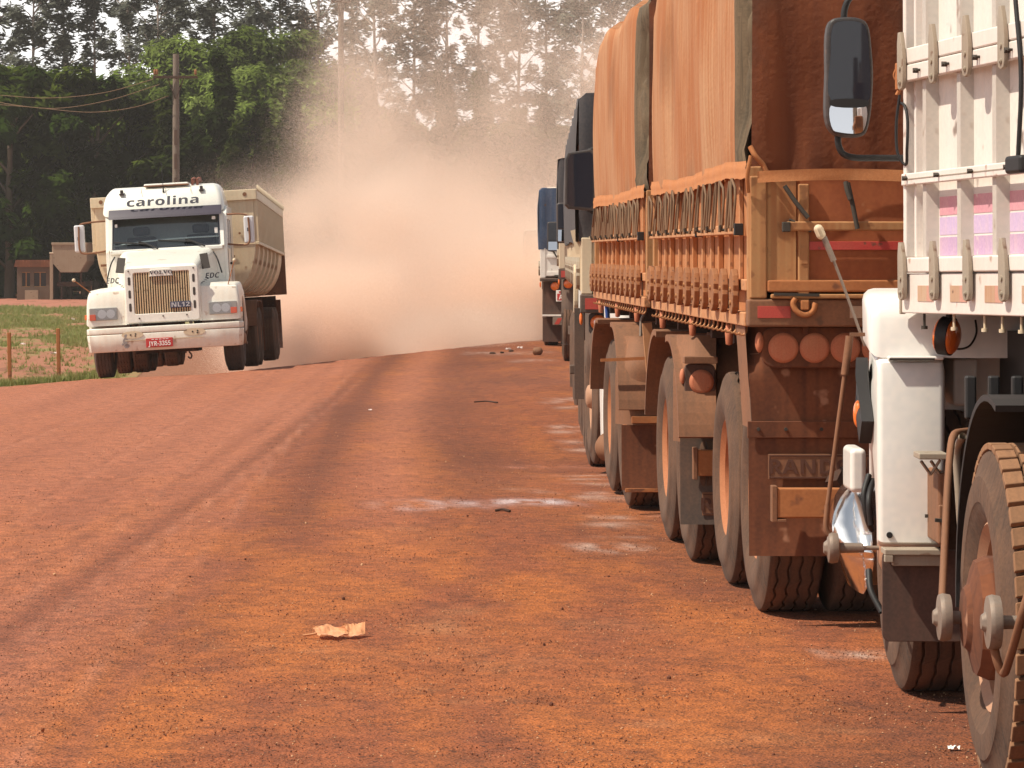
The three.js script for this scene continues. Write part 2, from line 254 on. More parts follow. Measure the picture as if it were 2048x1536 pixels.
// the weedy strip of field left of the road
const fieldSpots = (x, D) => fbm(x * 0.34 + 4, D * 0.10 + x * 0.05, 90, 5);
{
  const nu = 130, nv = 150;
  const g = sheet(nu, nv, (u, v) => { const D = 56 + 144 * Math.pow(v, 1.6), x = lerp(-34, -4.75 - 0.02 * (D - 56), u) ; return [x, groundY(x, D) + 0.012 + 0.08 * (fbm(x * 1.3, D * 0.9, 93, 3) - 0.5) * smooth(0, 0.05, 1 - u), -D, x, D]; });
  const p = g.attributes.position, C = new Float32Array(p.count * 3);
  for (let i = 0; i < p.count; i++) {
    const x = p.getX(i), D = -p.getZ(i), n = fieldSpots(x, D), f = fbm(x * 1.7, D * 0.9, 94, 3);
    let c = mixc([0.31, 0.125, 0.07], [0.19, 0.18, 0.055], smooth(0.38, 0.56, n + (f - 0.5) * 0.5));
    if (D > 150) c = mixc(c, [0.36, 0.135, 0.085], smooth(150, 165, D));
    C.set(c, i * 3);
  }
  g.setAttribute('color', new THREE.BufferAttribute(C, 3));
  const o = new THREE.Mesh(g, mat({ vertexColors: true, bumpMap: bumpSoft, bumpScale: 0.08, roughness: 1 })); o.name = 'field'; o.receiveShadow = true; scene.add(struct(o));
  // grass and weeds
  const blade = []; const R0 = rng(5);
  for (let i = 0; i < 14; i++) {
    const a = R0() * 6.3, r = R0() * 0.14, h = 0.10 + R0() * 0.2, w = 0.012 + R0() * 0.02, lx = (R0() - 0.5) * 0.2, lz = (R0() - 0.5) * 0.2, X = Math.cos(a) * r, Z = Math.sin(a) * r, b = R0() * 6.3;
    const t = new THREE.BufferGeometry(); t.setAttribute('position', new THREE.BufferAttribute(new Float32Array([X - Math.cos(b) * w, 0, Z - Math.sin(b) * w, X + Math.cos(b) * w, 0, Z + Math.sin(b) * w, X + lx, h, Z + lz]), 3)); t.computeVertexNormals(); t.setAttribute('uv', new THREE.BufferAttribute(new Float32Array(6), 2)); blade.push(t);
  }
  const tuft = mergeGeometries(blade), R = rng(17), N = 26000, gm = phys({ roughness: 0.9, transmission: 0.3, side: THREE.DoubleSide }), im = new THREE.InstancedMesh(tuft, gm, N), M = new THREE.Matrix4(), q = new THREE.Quaternion(), col = new THREE.Color();
  let k = 0;
  for (let t = 0; t < 400000 && k < N; t++) {
    const D = 58 + 100 * Math.pow(R(), 1.5), x = lerp(-0.118 * D, -0.075 * D, R());
    if (x > -4.9 - 0.02 * (D - 56)) continue;
    const n = fieldSpots(x, D); if (R() > smooth(0.42, 0.60, n) * 0.7 + 0.02) continue;
    q.setFromAxisAngle(V3(0, 1, 0), R() * 6.3); const s = 0.22 + R() * R() * 0.6; M.compose(V3(x, groundY(x, D) + 0.0, -D), q, V3(s, s * (0.5 + R() * 0.7), s)); im.setMatrixAt(k, M);
    const c = mixc([0.20, 0.25, 0.045], [0.36, 0.31, 0.12], R()); col.setRGB(...c); im.setColorAt(k++, col);
  }
  im.count = k; im.name = 'grass'; im.userData = { kind: 'stuff', label: 'patchy green weeds over the red soil beside the road', category: 'grass' }; scene.add(im);
}
// ---------------------------------------------------------------- materials shared by the vehicles
const DUST = [0.40, 0.165, 0.075], DUSTL = [0.56, 0.28, 0.15];
const M = {
  white: phys({ map: dirty([0.80, 0.80, 0.78], [0.60, 0.45, 0.32], 0.16, 3, { size: 2.2, chips: 0.06, chip: [0.35, 0.2, 0.12] }), roughness: 0.38, clearcoat: 0.35, clearcoatRoughness: 0.25 }),
  cream: mat({ map: dirty([0.66, 0.56, 0.40], [0.42, 0.24, 0.13], 0.25, 7, { size: 2 }), roughness: 0.6 }),
  whiteBoard: mat({ map: dirty([0.74, 0.71, 0.67], [0.62, 0.46, 0.36], 0.15, 13, { size: 1.6, streak: 0.9, chips: 0.05 }), roughness: 0.5 }),
  whiteRail: mat({ map: dirty([0.76, 0.73, 0.70], [0.58, 0.39, 0.29], 0.22, 19, { size: 0.9, chips: 0.16, chip: [0.33, 0.16, 0.1] }), roughness: 0.5 }),
  bracket: mat({ map: dirty([0.36, 0.32, 0.26], [0.30, 0.2, 0.13], 0.35, 23, { size: 0.5, chips: 0.22, chip: [0.16, 0.075, 0.04] }), roughness: 0.6, metalness: 0.1 }),
  rubber: mat({ map: dirty([0.045, 0.04, 0.04], [0.24, 0.13, 0.085], 0.32, 29, { size: 0.8, chips: 0 }), roughness: 0.92, bumpMap: bumpFine, bumpScale: 0.002 }),
  rubberDusty: mat({ map: dirty([0.045, 0.03, 0.023], [0.20, 0.10, 0.057], 0.42, 31, { size: 0.7, chips: 0 }), roughness: 0.95, bumpMap: bumpFine, bumpScale: 0.002 }),
  rim: mat({ map: dirty([0.34, 0.11, 0.04], [0.46, 0.2, 0.095], 0.45, 37, { size: 0.6 }), roughness: 0.8 }),
  rimBright: mat({ map: dirty([0.38, 0.22, 0.145], [0.46, 0.22, 0.115], 0.4, 39, { size: 0.6 }), roughness: 0.7 }),
  chassis: mat({ map: dirty([0.025, 0.016, 0.013], [0.13, 0.05, 0.026], 0.3, 41, { size: 1 }), roughness: 0.95 }),
  black: mat({ c: [0.012, 0.011, 0.012], roughness: 0.6 }),
  plastic: mat({ map: dirty([0.022, 0.022, 0.025], [0.16, 0.09, 0.06], 0.16, 43, { size: 0.8, chips: 0 }), roughness: 0.55 }),
  rust: mat({ map: dirty([0.36, 0.115, 0.034], [0.44, 0.18, 0.065], 0.45, 47, { size: 1.1, chips: 0.3, chip: [0.13, 0.05, 0.03] }), roughness: 0.85, bumpMap: bumpSoft, bumpScale: 0.004 }),
  rustRed: mat({ map: dirty([0.24, 0.055, 0.018], [0.38, 0.12, 0.038], 0.42, 53, { size: 1.5, streak: 0.9, chips: 0.3, chip: [0.6, 0.36, 0.2] }), roughness: 0.85 }),
  tan: mat({ map: dirty([0.46, 0.26, 0.11], [0.31, 0.10, 0.03], 0.5, 59, { size: 0.8, streak: 0.9, chips: 0.42, chip: [0.24, 0.1, 0.04] }), roughness: 0.8 }),
  orangeBoard: mat({ map: dirty([0.40, 0.135, 0.04], [0.50, 0.24, 0.105], 0.33, 61, { size: 1.2, streak: 1.0, chips: 0.2, chip: [0.2, 0.07, 0.03] }), roughness: 0.85 }),
  lightRail: mat({ map: dirty([0.56, 0.30, 0.15], [0.43, 0.16, 0.058], 0.45, 67, { size: 0.6, chips: 0.2, chip: [0.22, 0.1, 0.05] }), roughness: 0.8 }),
  brownPlate: mat({ map: dirty([0.20, 0.082, 0.033], [0.34, 0.14, 0.056], 0.48, 71, { size: 0.4, chips: 0.22, chip: [0.12, 0.05, 0.03] }), roughness: 0.85 }),
  flapDust: mat({ map: dirty([0.075, 0.027, 0.015], [0.25, 0.08, 0.031], 0.40, 73, { size: 1.2, streak: 0.9, chips: 0.1, chip: [0.4, 0.2, 0.12] }), roughness: 0.95 }),
  flapGrey: mat({ map: dirty([0.07, 0.06, 0.055], [0.22, 0.12, 0.075], 0.32, 79, { size: 1.0, chips: 0.05 }), roughness: 0.9 }),
  flapDark: mat({ map: dirty([0.05, 0.036, 0.032], [0.19, 0.085, 0.055], 0.35, 83, { size: 0.9, chips: 0.05 }), roughness: 0.9 }),
  guardDust: mat({ map: dirty([0.13, 0.066, 0.038], [0.31, 0.13, 0.06], 0.48, 89, { size: 0.9, chips: 0.05 }), roughness: 0.8 }),
  cord: mat({ map: dirty([0.09, 0.07, 0.045], [0.30, 0.15, 0.08], 0.35, 97, { size: 0.4, chips: 0 }), roughness: 0.95 }),
  strap: mat({ c: [0.05, 0.04, 0.032], roughness: 0.9 }),
  redTape: mat({ map: dirty([0.50, 0.03, 0.03], [0.36, 0.11, 0.06], 0.28, 101, { size: 0.5 }), roughness: 0.5 }),
  whiteTape: mat({ map: dirty([0.55, 0.42, 0.3], DUST, 0.4, 103, { size: 0.5 }), roughness: 0.6 }),
  lampOrange: phys({ c: [0.85, 0.18, 0.02], roughness: 0.35, clearcoat: 0.5, bumpMap: bumpFine, bumpScale: 0.003 }),
  lampDusty: mat({ map: dirty([0.50, 0.13, 0.06], [0.52, 0.21, 0.11], 0.6, 107, { size: 0.4, chips: 0 }), roughness: 0.75 }),
  lampRedOrange: phys({ c: [0.55, 0.075, 0.02], roughness: 0.35, clearcoat: 0.5 }),
  lampRed: phys({ c: [0.55, 0.02, 0.015], roughness: 0.3, clearcoat: 0.5 }),
  chrome: mat({ c: [0.88, 0.87, 0.86], metalness: 1, roughness: 0.14, bumpMap: bumpSoft, bumpScale: 0.004 }),
  mirror: mat({ c: [0.75, 0.77, 0.8], metalness: 1, roughness: 0.02 }),
  darkGlass: phys({ c: [0.022, 0.024, 0.034], roughness: 0.04, ior: 1.45 }),  // on the mirrors this dark colour stands in for a dark reflection
  pinkTape: mat({ map: dirty([0.56, 0.29, 0.24], DUSTL, 0.2, 263, { size: 0.5 }), roughness: 0.6 }),
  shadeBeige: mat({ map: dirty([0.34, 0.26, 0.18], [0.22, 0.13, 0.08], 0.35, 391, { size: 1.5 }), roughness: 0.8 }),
  ribShadeGrey: mat({ map: dirty([0.50, 0.47, 0.43], [0.46, 0.34, 0.27], 0.2, 351, { size: 1.2, streak: 0.9, chips: 0.08, chip: [0.25, 0.15, 0.1] }), roughness: 0.5 }),  // darker than the panels: shade of the rib sides put into the dusty paint
  steel: mat({ map: dirty([0.22, 0.20, 0.18], [0.28, 0.17, 0.11], 0.35, 109, { size: 0.5 }), roughness: 0.6, metalness: 0.3 }),
  ink: mat({ c: [0.035, 0.035, 0.05], roughness: 0.6 }),
  letterWhite: mat({ c: [0.8, 0.78, 0.74], roughness: 0.6 }),
  letterDust: mat({ c: [0.36, 0.19, 0.12], roughness: 0.8 }),
  letterBrown: mat({ c: [0.10, 0.04, 0.025], roughness: 0.9 }),
  truckDusty: phys({ map: dirty([0.80, 0.80, 0.73], [0.62, 0.44, 0.28], 0.20, 381, { size: 1.9, streak: 0.9, chips: 0.07, chip: [0.4, 0.25, 0.16] }), roughness: 0.4, clearcoat: 0.25, clearcoatRoughness: 0.3 }),
  truckWhite: phys({ map: dirty([0.82, 0.82, 0.76], [0.70, 0.56, 0.36], 0.09, 281, { size: 2.6, chips: 0.03, chip: [0.5, 0.4, 0.3] }), roughness: 0.3, clearcoat: 0.4, clearcoatRoughness: 0.2 }),
  trailerCream: mat({ map: dirty([0.72, 0.62, 0.44], [0.52, 0.30, 0.15], 0.22, 283, { size: 2.4, streak: 1.0, chips: 0.06, chip: [0.34, 0.18, 0.1] }), roughness: 0.55 }),
  grille: mat({ map: dirty([0.62, 0.52, 0.32], DUSTL, 0.3, 285, { size: 0.6 }), roughness: 0.5 }),
  grilleDark: mat({ c: [0.05, 0.04, 0.035], roughness: 0.7 }),
  lampShell: mat({ c: [0.30, 0.30, 0.29], roughness: 0.5 }),
  lampGlass: phys({ c: [0.9, 0.92, 0.94], transmission: 1, thickness: 0, roughness: 0.12 }),
  lampBowl: mat({ c: [0.55, 0.56, 0.56], metalness: 0.6, roughness: 0.4 }),
  glass: phys({ c: [0.62, 0.70, 0.74], transmission: 1, thickness: 0, roughness: 0.03, ior: 1.95 }),
  visor: mat({ c: [0.055, 0.045, 0.065], roughness: 0.5 }),
  hornRust: mat({ c: [0.18, 0.06, 0.035], roughness: 0.6 }),
  mirrorShell: phys({ c: [0.62, 0.62, 0.64], roughness: 0.35, clearcoat: 0.3 }),
  litter: phys({ map: dirty([0.78, 0.7, 0.68], DUSTL, 0.2, 341, { size: 0.2, chips: 0 }), roughness: 0.8, side: THREE.DoubleSide, transmission: 0.2 }),
  plateRed: mat({ map: dirty([0.50, 0.02, 0.025], [0.4, 0.12, 0.08], 0.12, 113, { size: 0.6, chips: 0 }), roughness: 0.45 }),
};
// ---------------------------------------------------------------- wheels (axle along x, outer face towards -x, centre at the axle)
const TR = 0.525;
function tyreGeo(W, zig = 0.006, grooves = 4, bulge = 0.018) {
  const h = W / 2, N = 112, pr = []; // [radius, x, zigzag phase or null]
  pr.push([0.275, -h + 0.045], [0.29, -h + 0.012], [0.33, -h - bulge * 0.6], [0.345, -h - bulge * 0.75], [0.352, -h - bulge * 0.95], [0.40, -h - bulge], [0.43, -h - bulge * 0.8], [0.437, -h - bulge * 0.55], [0.475, -h + 0.0], [0.503, -h + 0.008], [0.517, -h + 0.016], [0.523, -h + 0.026]);
  for (let i = 1; i <= grooves; i++) { const x = -h + W * i / (grooves + 1), w = 0.0055; pr.push([TR, x - w, 1], [TR - 0.017, x - w * 0.7, 1], [TR - 0.017, x + w * 0.7, 1], [TR, x + w, 1]); }
  pr.push([0.523, h - 0.026], [0.517, h - 0.016], [0.503, h - 0.008], [0.475, h], [0.43, h + bulge * 0.8], [0.40, h + bulge], [0.33, h + bulge * 0.6], [0.275, h - 0.045]);
  const g = sheet(N, pr.length - 1, (u, v) => {
    const i = Math.round(v * (pr.length - 1)), k = Math.round(u * N), [r, x, z] = pr[i], a = u * 2 * Math.PI, zz = z ? zig * [0, 1, 0, -1][k % 4] : 0;
    return [x + zz, r * Math.cos(a), r * Math.sin(a)];
  });
  return toCreasedNormals(flipIndex(g), 0.5);
}
function flipIndex(g) { const a = g.index.array; for (let i = 0; i < a.length; i += 3) { const t = a[i + 1]; a[i + 1] = a[i + 2]; a[i + 2] = t; } g.computeVertexNormals(); return g; }
function latheX(pts, n = 40) { return new THREE.LatheGeometry(pts.map(([r, x]) => new THREE.Vector2(r, x)), n).rotateZ(-Math.PI / 2); } // x of the point runs along +x
function rimGeo(W, deep) {
  const h = W / 2;
  return toCreasedNormals(latheX([[0.001, -h + deep], [0.13, -h + deep], [0.17, -h + deep + 0.02], [0.235, -h + deep + 0.03], [0.25, -h + 0.10], [0.256, -h + 0.03], [0.285, -h + 0.006], [0.292, -h + 0.01], [0.292, h - 0.01], [0.25, h - 0.03]]), 0.6);
}
function hubGeo(W, deep, out) { const h = W / 2; return latheX([[0.001, -h + out], [0.05, -h + out], [0.085, -h + out + 0.015], [0.1, -h + out + 0.05], [0.115, -h + deep + 0.02]]); }
function nutGeo(W, deep) {
  const h = W / 2, a = [];
  for (let i = 0; i < 10; i++) { const t = i / 10 * 2 * Math.PI; a.push(cyX(0.014, -h + deep - 0.03, -h + deep + 0.01, 0.168 * Math.cos(t), 0.168 * Math.sin(t), 6)); }
  return a;
}
const TYRE = tyreGeo(0.26), TYREF = tyreGeo(0.27, 0.0035, 4, 0.022);
function wheel(parent, x, y, z, { tyre = M.rubberDusty, rim = M.rim, geo = TYRE, W = 0.26, dual = true, deep = 0.15, out = 0.03, turn = 0, extra } = {}) {
  const w = grp('wheel', parent); w.position.set(x + W / 2, y, z); if (turn) w.rotation.y = turn;
  const t = new THREE.Mesh(geo, tyre); t.name = 'tyre'; if (!geo.userData.done) { boxUV(geo); geo.userData.done = 1; } t.castShadow = t.receiveShadow = true; w.add(t);
  if (dual) { const t2 = t.clone(); t2.position.x = W + 0.05; w.add(t2); }
  part('rim', rimGeo(W, deep), rim, w); part('hub', hubGeo(W, deep, out), rim, w); part('wheel_nut', nutGeo(W, deep), rim, w).userData = { kind: 'stuff' };
  if (extra) extra(w);
  return w;
}
function copyWheel(w, parent, x, y, z, mirror) { const c = w.clone(); parent.add(c); c.position.set(x, y, z); if (mirror) c.rotation.y = Math.PI; return c; }
// ---------------------------------------------------------------- canvas covers
const TARP = {
  side: mat({ map: tex(512, (u, v) => {
    const s1 = fbm(u * 130, v * 3, 201, 3, 130, 3), s2 = noise2(u * 250, v * 5, 203, 250, 5), b = fbm(u * 7, v * 5, 205, 4, 7, 5), f = noise2(u * 512, v * 512, 207, 512);
    const line = Math.abs(fbm(u * 9, v * 7, 209, 3, 9, 7) - 0.5) < 0.005 ? 0.07 : 0;
    let k = 0.28 + (s1 - 0.5) * 0.75 + (s2 - 0.5) * 0.4 + (b - 0.5) * 1.5; k = Math.min(1, Math.max(0, k));
    const c = mixc(mixc([0.35, 0.122, 0.038], [0.48, 0.275, 0.15], k), [0.2, 0.1, 0.05], Math.max(0, fbm(u * 6, v * 6, 211, 5, 6, 6) - 0.6) * 2.2), g = 0.94 + f * 0.12 + line; return [c[0] * g, c[1] * g, c[2] * g];
  }, 4), roughness: 0.95, bumpMap: bumpFine, bumpScale: 0.0025, side: THREE.DoubleSide }),
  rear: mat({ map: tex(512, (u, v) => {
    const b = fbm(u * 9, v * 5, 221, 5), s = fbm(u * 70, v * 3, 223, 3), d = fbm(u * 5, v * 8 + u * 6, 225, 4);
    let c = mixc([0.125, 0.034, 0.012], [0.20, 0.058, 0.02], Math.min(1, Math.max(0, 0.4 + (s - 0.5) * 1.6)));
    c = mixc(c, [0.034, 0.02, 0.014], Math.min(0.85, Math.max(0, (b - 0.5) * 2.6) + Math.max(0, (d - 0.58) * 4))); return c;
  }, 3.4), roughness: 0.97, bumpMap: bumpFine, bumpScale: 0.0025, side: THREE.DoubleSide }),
  fold: mat({ map: dirty([0.06, 0.045, 0.028], [0.24, 0.165, 0.10], 0.32, 227, { size: 0.9, streak: 1, chips: 0 }), roughness: 0.95, side: THREE.DoubleSide }),
  hem: mat({ map: dirty([0.46, 0.165, 0.055], [0.54, 0.25, 0.11], 0.4, 229, { size: 0.5, chips: 0.08 }), roughness: 0.95, side: THREE.DoubleSide }),
  blue: mat({ map: dirty([0.028, 0.058, 0.12], [0.28, 0.22, 0.2], 0.12, 231, { size: 1.6, streak: 1, chips: 0 }), roughness: 0.9, side: THREE.DoubleSide }),
  slate: mat({ map: dirty([0.05, 0.052, 0.06], [0.22, 0.16, 0.13], 0.12, 233, { size: 1.6, streak: 1, chips: 0 }), roughness: 0.9, side: THREE.DoubleSide }),
  pale: mat({ map: dirty([0.62, 0.55, 0.47], [0.5, 0.33, 0.22], 0.3, 235, { size: 1.2, chips: 0 }), roughness: 0.9, side: THREE.DoubleSide }),
};
// Cover of a load: along the body from a0 (rear) to a1 (front), left side at x = 0.
function cover(parent, { a0, a1, w, hem, top, m, rearM, foldLen = 0.6, seed = 1, hemDrop = 0, round = 0.1, peak = 0.1, frontDrop = 0.1, topM }) {
  const r = round, L = [[-0.03, hem], [-0.03, top - r]];
  for (let i = 1; i <= 5; i++) { const t = i / 5 * Math.PI / 2; L.push([-0.03 + r - r * Math.cos(t), top - r + r * Math.sin(t)]); }
  L.push([w / 2, top + peak]); const all = L.concat(L.slice(0, -1).reverse().map(([x, y]) => [w - x, y]));
  const len = [0]; for (let i = 1; i < all.length; i++) len.push(len[i - 1] + Math.hypot(all[i][0] - all[i - 1][0], all[i][1] - all[i - 1][1]));
  const at = (s) => { let i = 1; while (i < all.length - 1 && len[i] < s) i++; const t = (s - len[i - 1]) / (len[i] - len[i - 1]); return [lerp(all[i - 1][0], all[i][0], t), lerp(all[i - 1][1], all[i][1], t)]; };
  const T = len[len.length - 1];
  const surf = (b0, b1, nu, nv, dent) => sheet(nu, nv, (u, v) => {
    const a = lerp(b0, b1, u), s = v * T, [x, y] = at(s), side = x < w / 2 ? -1 : 1, onSide = 1 - smooth(top - 0.35, top, y);
    const fr = smooth(a1 - 0.35, a1, a), k = (y - hem) / (top - hem);
    let push = (fbm(a * 2.2 + seed * 9, y * 0.8, seed, 3) - 0.5) * 0.055 + (fbm(a * 3, y * 0.9 + seed, seed + 4, 3) - 0.5) * 0.01 + 0.012 * Math.sin(Math.max(0, k) * Math.PI);
    push *= onSide; push -= dent ? dent(a, k) * onSide : 0;
    const hd = k < 0.02 ? -0.003 * Math.abs(Math.sin(a * 15)) - 0.010 * Math.sin(a * 1.7 + seed) + hemDrop * (a - a0) / (a1 - a0) : 0;
    return [x + side * push, y + hd - fr * fr * frontDrop * Math.max(0, k) - (1 - onSide) * 0.03 * Math.sin(a * 3.3 + seed), -a];
  });
  const f = foldLen;
  part('tarp', surf(a0 + f, a1, 90, 60), m, parent);
  if (f) part('tarp_fold', surf(a0 + 0.02, a0 + f, 40, 60, (a, k) => { const q = (a - a0) / f, e = 1 - smooth(0.75, 1, q); return e * (0.03 + 0.085 * Math.abs(Math.sin(q * 9 + k * 3 + fbm(k * 4, q * 2, seed, 2) * 4)) * (0.4 + 0.6 * smooth(0, 0.5, k)) - 0.05 * Math.exp(-(((k - 0.05) / 0.12) ** 2))); }), TARP.fold, parent);
  const face = (a, dir) => sheet(46, 34, (u, v) => {
    const x = lerp(-0.02, w + 0.02, u), yt = (x < r ? top - r + Math.sqrt(Math.max(0, r * r - (r - Math.max(0, x)) ** 2)) : x > w - r ? top - r + Math.sqrt(Math.max(0, r * r - (r - Math.max(0, w - x)) ** 2)) : top) + peak * (1 - Math.abs(x - w / 2) / (w / 2));
    const y = lerp(hem - 0.01, yt - (dir < 0 ? frontDrop : 0), v), q = 0.03 * Math.sin(v * Math.PI);
    const fold = 0.022 * Math.exp(-(((u - 0.19 + v * 0.10) / 0.02) ** 2)) + 0.018 * Math.exp(-(((u - 0.1 - v * 0.16) / 0.018) ** 2)) + 0.02 * Math.exp(-(((u - 0.02) / 0.012) ** 2));
    return [x, y, -a + dir * (q + (fbm(x * 2, y * 1.3, seed + 60, 3) - 0.5) * 0.07 + fold)];
  });
  part('tarp_rear', face(a0 + 0.015, 1), rearM, parent); part('tarp_front', face(a1, -1), rearM, parent);
  if (topM) part('tarp_top', sheet(30, 12, (u, v) => [lerp(0.12, w - 0.12, v), top + 0.012 + peak * (1 - Math.abs(v - 0.5) * 2) - 0.14 * smooth(0.85, 1, u) - 0.03 * Math.sin(lerp(a0, a1, u) * 3.3 + seed), -lerp(a0 + 0.03, a1 - 0.05, u)]), topM, parent);
}
// hem band with a scalloped lower edge, running along the left side
function hemBand(parent, a0, a1, y, h, m, seed, drop = 0) {
  const n = Math.round((a1 - a0) / 0.025);
  part('tarp_hem', sheet(n, 5, (u, v) => {
    const a = lerp(a0, a1, u), sc = Math.pow(Math.abs(Math.sin(a * Math.PI / 0.21)), 0.7), w1 = -0.010 * Math.sin(a * 1.7 + seed) - 0.003 * Math.sin(a * 6.1) + drop * u;
    return [-0.042 - 0.004 * v + 0.005 * Math.sin(a * 14) - (v > 0.3 && v < 0.5 ? 0.004 : 0), y + w1 + lerp(h * 0.5, -h * 0.5 - 0.006 * (1 - sc), v), -a];
  }), m, parent);
}
const platePts = (w, h) => { const o = []; for (let i = 0; i <= 8; i++) { const t = -Math.PI + Math.PI * i / 8; o.push([w / 2 * Math.cos(t) * 0.82, -h / 2 + 0.05 + 0.05 * Math.sin(t)]); } o.push([w / 2, -h * 0.08], [w / 2 * 0.93, h * 0.02], [w / 2, h * 0.14], [w / 2 * 0.8, h * 0.36], [w * 0.18, h * 0.5], [-w * 0.05, h * 0.5], [-w / 2 * 0.8, h * 0.36], [-w / 2, h * 0.14], [-w / 2 * 0.93, h * 0.02], [-w / 2, -h * 0.08]); return o; };
const mudguard = (x0, x1, y, z, R, t, a0, a1, n = 16) => { // curved sheet round an axle, angles in radians from the rear horizontal upwards
  const o = []; for (let i = 0; i <= n; i++) { const a = lerp(a0, a1, i / n); o.push([R * Math.cos(a), R * Math.sin(a)]); } for (let i = n; i >= 0; i--) { const a = lerp(a0, a1, i / n); o.push([(R - t) * Math.cos(a), (R - t) * Math.sin(a)]); }
  return prism(o, x1 - x0, 'zy').translate(x0, y, z);
};
// ---------------------------------------------------------------- the orange truck with two covered bodies
{
  const t = thing('truck', 'dust covered orange truck with two canvas covered grain bodies, its tail towards us', 'truck', [1.677, 0, -14.1]);
  const W = 2.6, RX = (p) => (p - 1513) / 461, RY = (p) => EYE - (p - VY) / 461, R = rng(31);
  const bodies = [[0, 4.75, 11], [5.2, 9.65, 11]];
  bodies.forEach(([a0, a1, nPl], b) => {
    const yB = 1.318, yH = 1.985;
    cover(t, { a0, a1, w: W, hem: yH + 0.02, top: 3.22, m: TARP.side, rearM: TARP.rear, seed: 3 + b * 5, foldLen: b ? 0.75 : 0.55 });
    hemBand(t, a0 + 0.02, a1, yH + 0.02, 0.075, TARP.hem, 3 + b * 5);
    part('side_panel', [bx(0, 0.03, yB + 0.04, yH + 0.05, -a0 - 0.06, -a1), bx(W - 0.03, W, yB + 0.04, yH + 0.05, -a0 - 0.06, -a1)], M.orangeBoard, t);
    part('deck', bx(0.031, W - 0.031, yB, yB + 0.06, -a0 - 0.061, -a1), M.chassis, t);
    part('front_wall', bx(0.031, W - 0.031, yB + 0.061, yH + 0.05, -a1 + 0.05, -a1 + 0.001), M.rust, t);
    part('bottom_rail', rb(-0.045, -0.002, yB, yB + 0.062, -a0 - 0.065, -a1, 0.006), M.lightRail, t);
    part('bottom_rail', rb(W + 0.002, W + 0.045, yB, yB + 0.062, -a0 - 0.065, -a1, 0.006), M.lightRail, t);
    part('hinge_rail', rb(-0.04, -0.002, yB + 0.155, yB + 0.205, -a0 - 0.065, -a1, 0.006), M.lightRail, t);
    // the rail the cords hook on to, in two lengths
    const cut = a0 + (a1 - a0) * 0.42;
    for (const [p, q] of [[a0 + 0.30, cut - 0.03], [cut + 0.03, a1 - 0.05]]) { const l = part('cord_rail', rb(-0.062, -0.03, 1.722, 1.765, -p, -q, 0.005), M.lightRail, t); part('end_cap', [rb(-0.066, -0.026, 1.717, 1.77, -p + 0.03, -p - 0.008, 0.004)], M.black, l); }
    part('corner_post', rb(-0.035, 0.03, yB + 0.063, yH + 0.03, -a0 - 0.001, -a0 - 0.075, 0.008), M.tan, t);
    part('corner_post', rb(-0.035, 0.03, yB + 0.063, yH + 0.03, -a1 - 0.03, -a1 + 0.03, 0.008), M.tan, t);
    const ribs = Math.round((a1 - a0) / 0.41), rg = [];
    for (let i = 1; i < ribs; i++) { const a = a0 + 0.08 + i * 0.41; part('rib', rb(-0.026 + (i % 3 ? 0.006 : 0), -0.001, yB + 0.206, yH + 0.02, -a + 0.012, -a - (i % 3 ? 0.014 : 0.03), 0.004, 1), i % 3 ? M.lightRail : M.orangeBoard, t); rg.push(bx(W + 0.001, W + 0.026, yB + 0.07, yH + 0.02, -a + 0.012, -a - 0.018)); }
    part('rib', rg, M.orangeBoard, t);
    for (let i = 0; i < nPl; i++) {
      const a = a0 + 0.31 + i * (a1 - a0 - 0.5) / (nPl - 1) , wide = i % 4 === 2 ? 0.25 : 0.165, g = [prism(platePts(wide, 0.2), 0.028, 'zy', 0.006).translate(-0.078, yB + 0.15, -a)];
      const p = part('hinge_plate', g, M.brownPlate, t); part('rivet', [cyX(0.011, -0.085, -0.07, yB + 0.1, -a, 8), cyX(0.011, -0.085, -0.07, yB + 0.16, -a, 8)], M.tan, p);
      if (i % 4 === 1) part('side_lamp', new THREE.LatheGeometry([[0.001, -0.085], [0.016, -0.08], [0.02, -0.03], [0.015, 0.01], [0.001, 0.012]].map((q) => new THREE.Vector2(...q)), 10).translate(-0.02, yB - 0.02, -a - 0.16), M.lampDusty, t);
    }
    for (let i = 0; i < 24; i++) { // hooks under the bottom rail
      const a = a0 + 0.2 + i * (a1 - a0 - 0.3) / 23; part('hook', [tube([[-0.02, yB + 0.01, -a], [-0.024, yB - 0.03, -a], [-0.04, yB - 0.042, -a], [-0.052, yB - 0.032, -a]], 0.006, 5, 6)], M.lightRail, t);
    }
    for (let i = 0; i < 17; i++) { // elastic cords from the cover to the rail
      const a = a0 + 0.36 + i * (a1 - a0 - 0.5) / 16 + (R() - 0.5) * 0.1, d = (R() - 0.5) * 0.3, yt = yH - 0.03 + R() * 0.02;
      part('cord', [tube([[-0.055, yt, -a - d], [-0.06, yt - 0.05, -a - d * 0.8], [-0.068, 1.77, -a], [-0.07, 1.735, -a]], 0.0075, 5, 6), tube([[-0.055, yt, -a - d], [-0.055, yt - 0.06, -a + 0.05], [-0.068, 1.75, -a + 0.07]], 0.0065, 5, 5)], M.cord, t);
      if (i % 2) part('hook', tube([[-0.06, 1.745, -a - 0.1], [-0.08, 1.745, -a - 0.1], [-0.085, 1.765, -a - 0.1]], 0.007, 5, 5), M.strap, t);
    }
    // chassis rails and cross members
    part('chassis_rail', [bx(0.85, 0.97, 0.98, yB - 0.001, -a0 - 0.1, -a1 - (b ? 0 : 0.35)), bx(W - 0.97, W - 0.85, 0.98, yB - 0.001, -a0 - 0.1, -a1 - (b ? 0 : 0.35))], M.chassis, t);
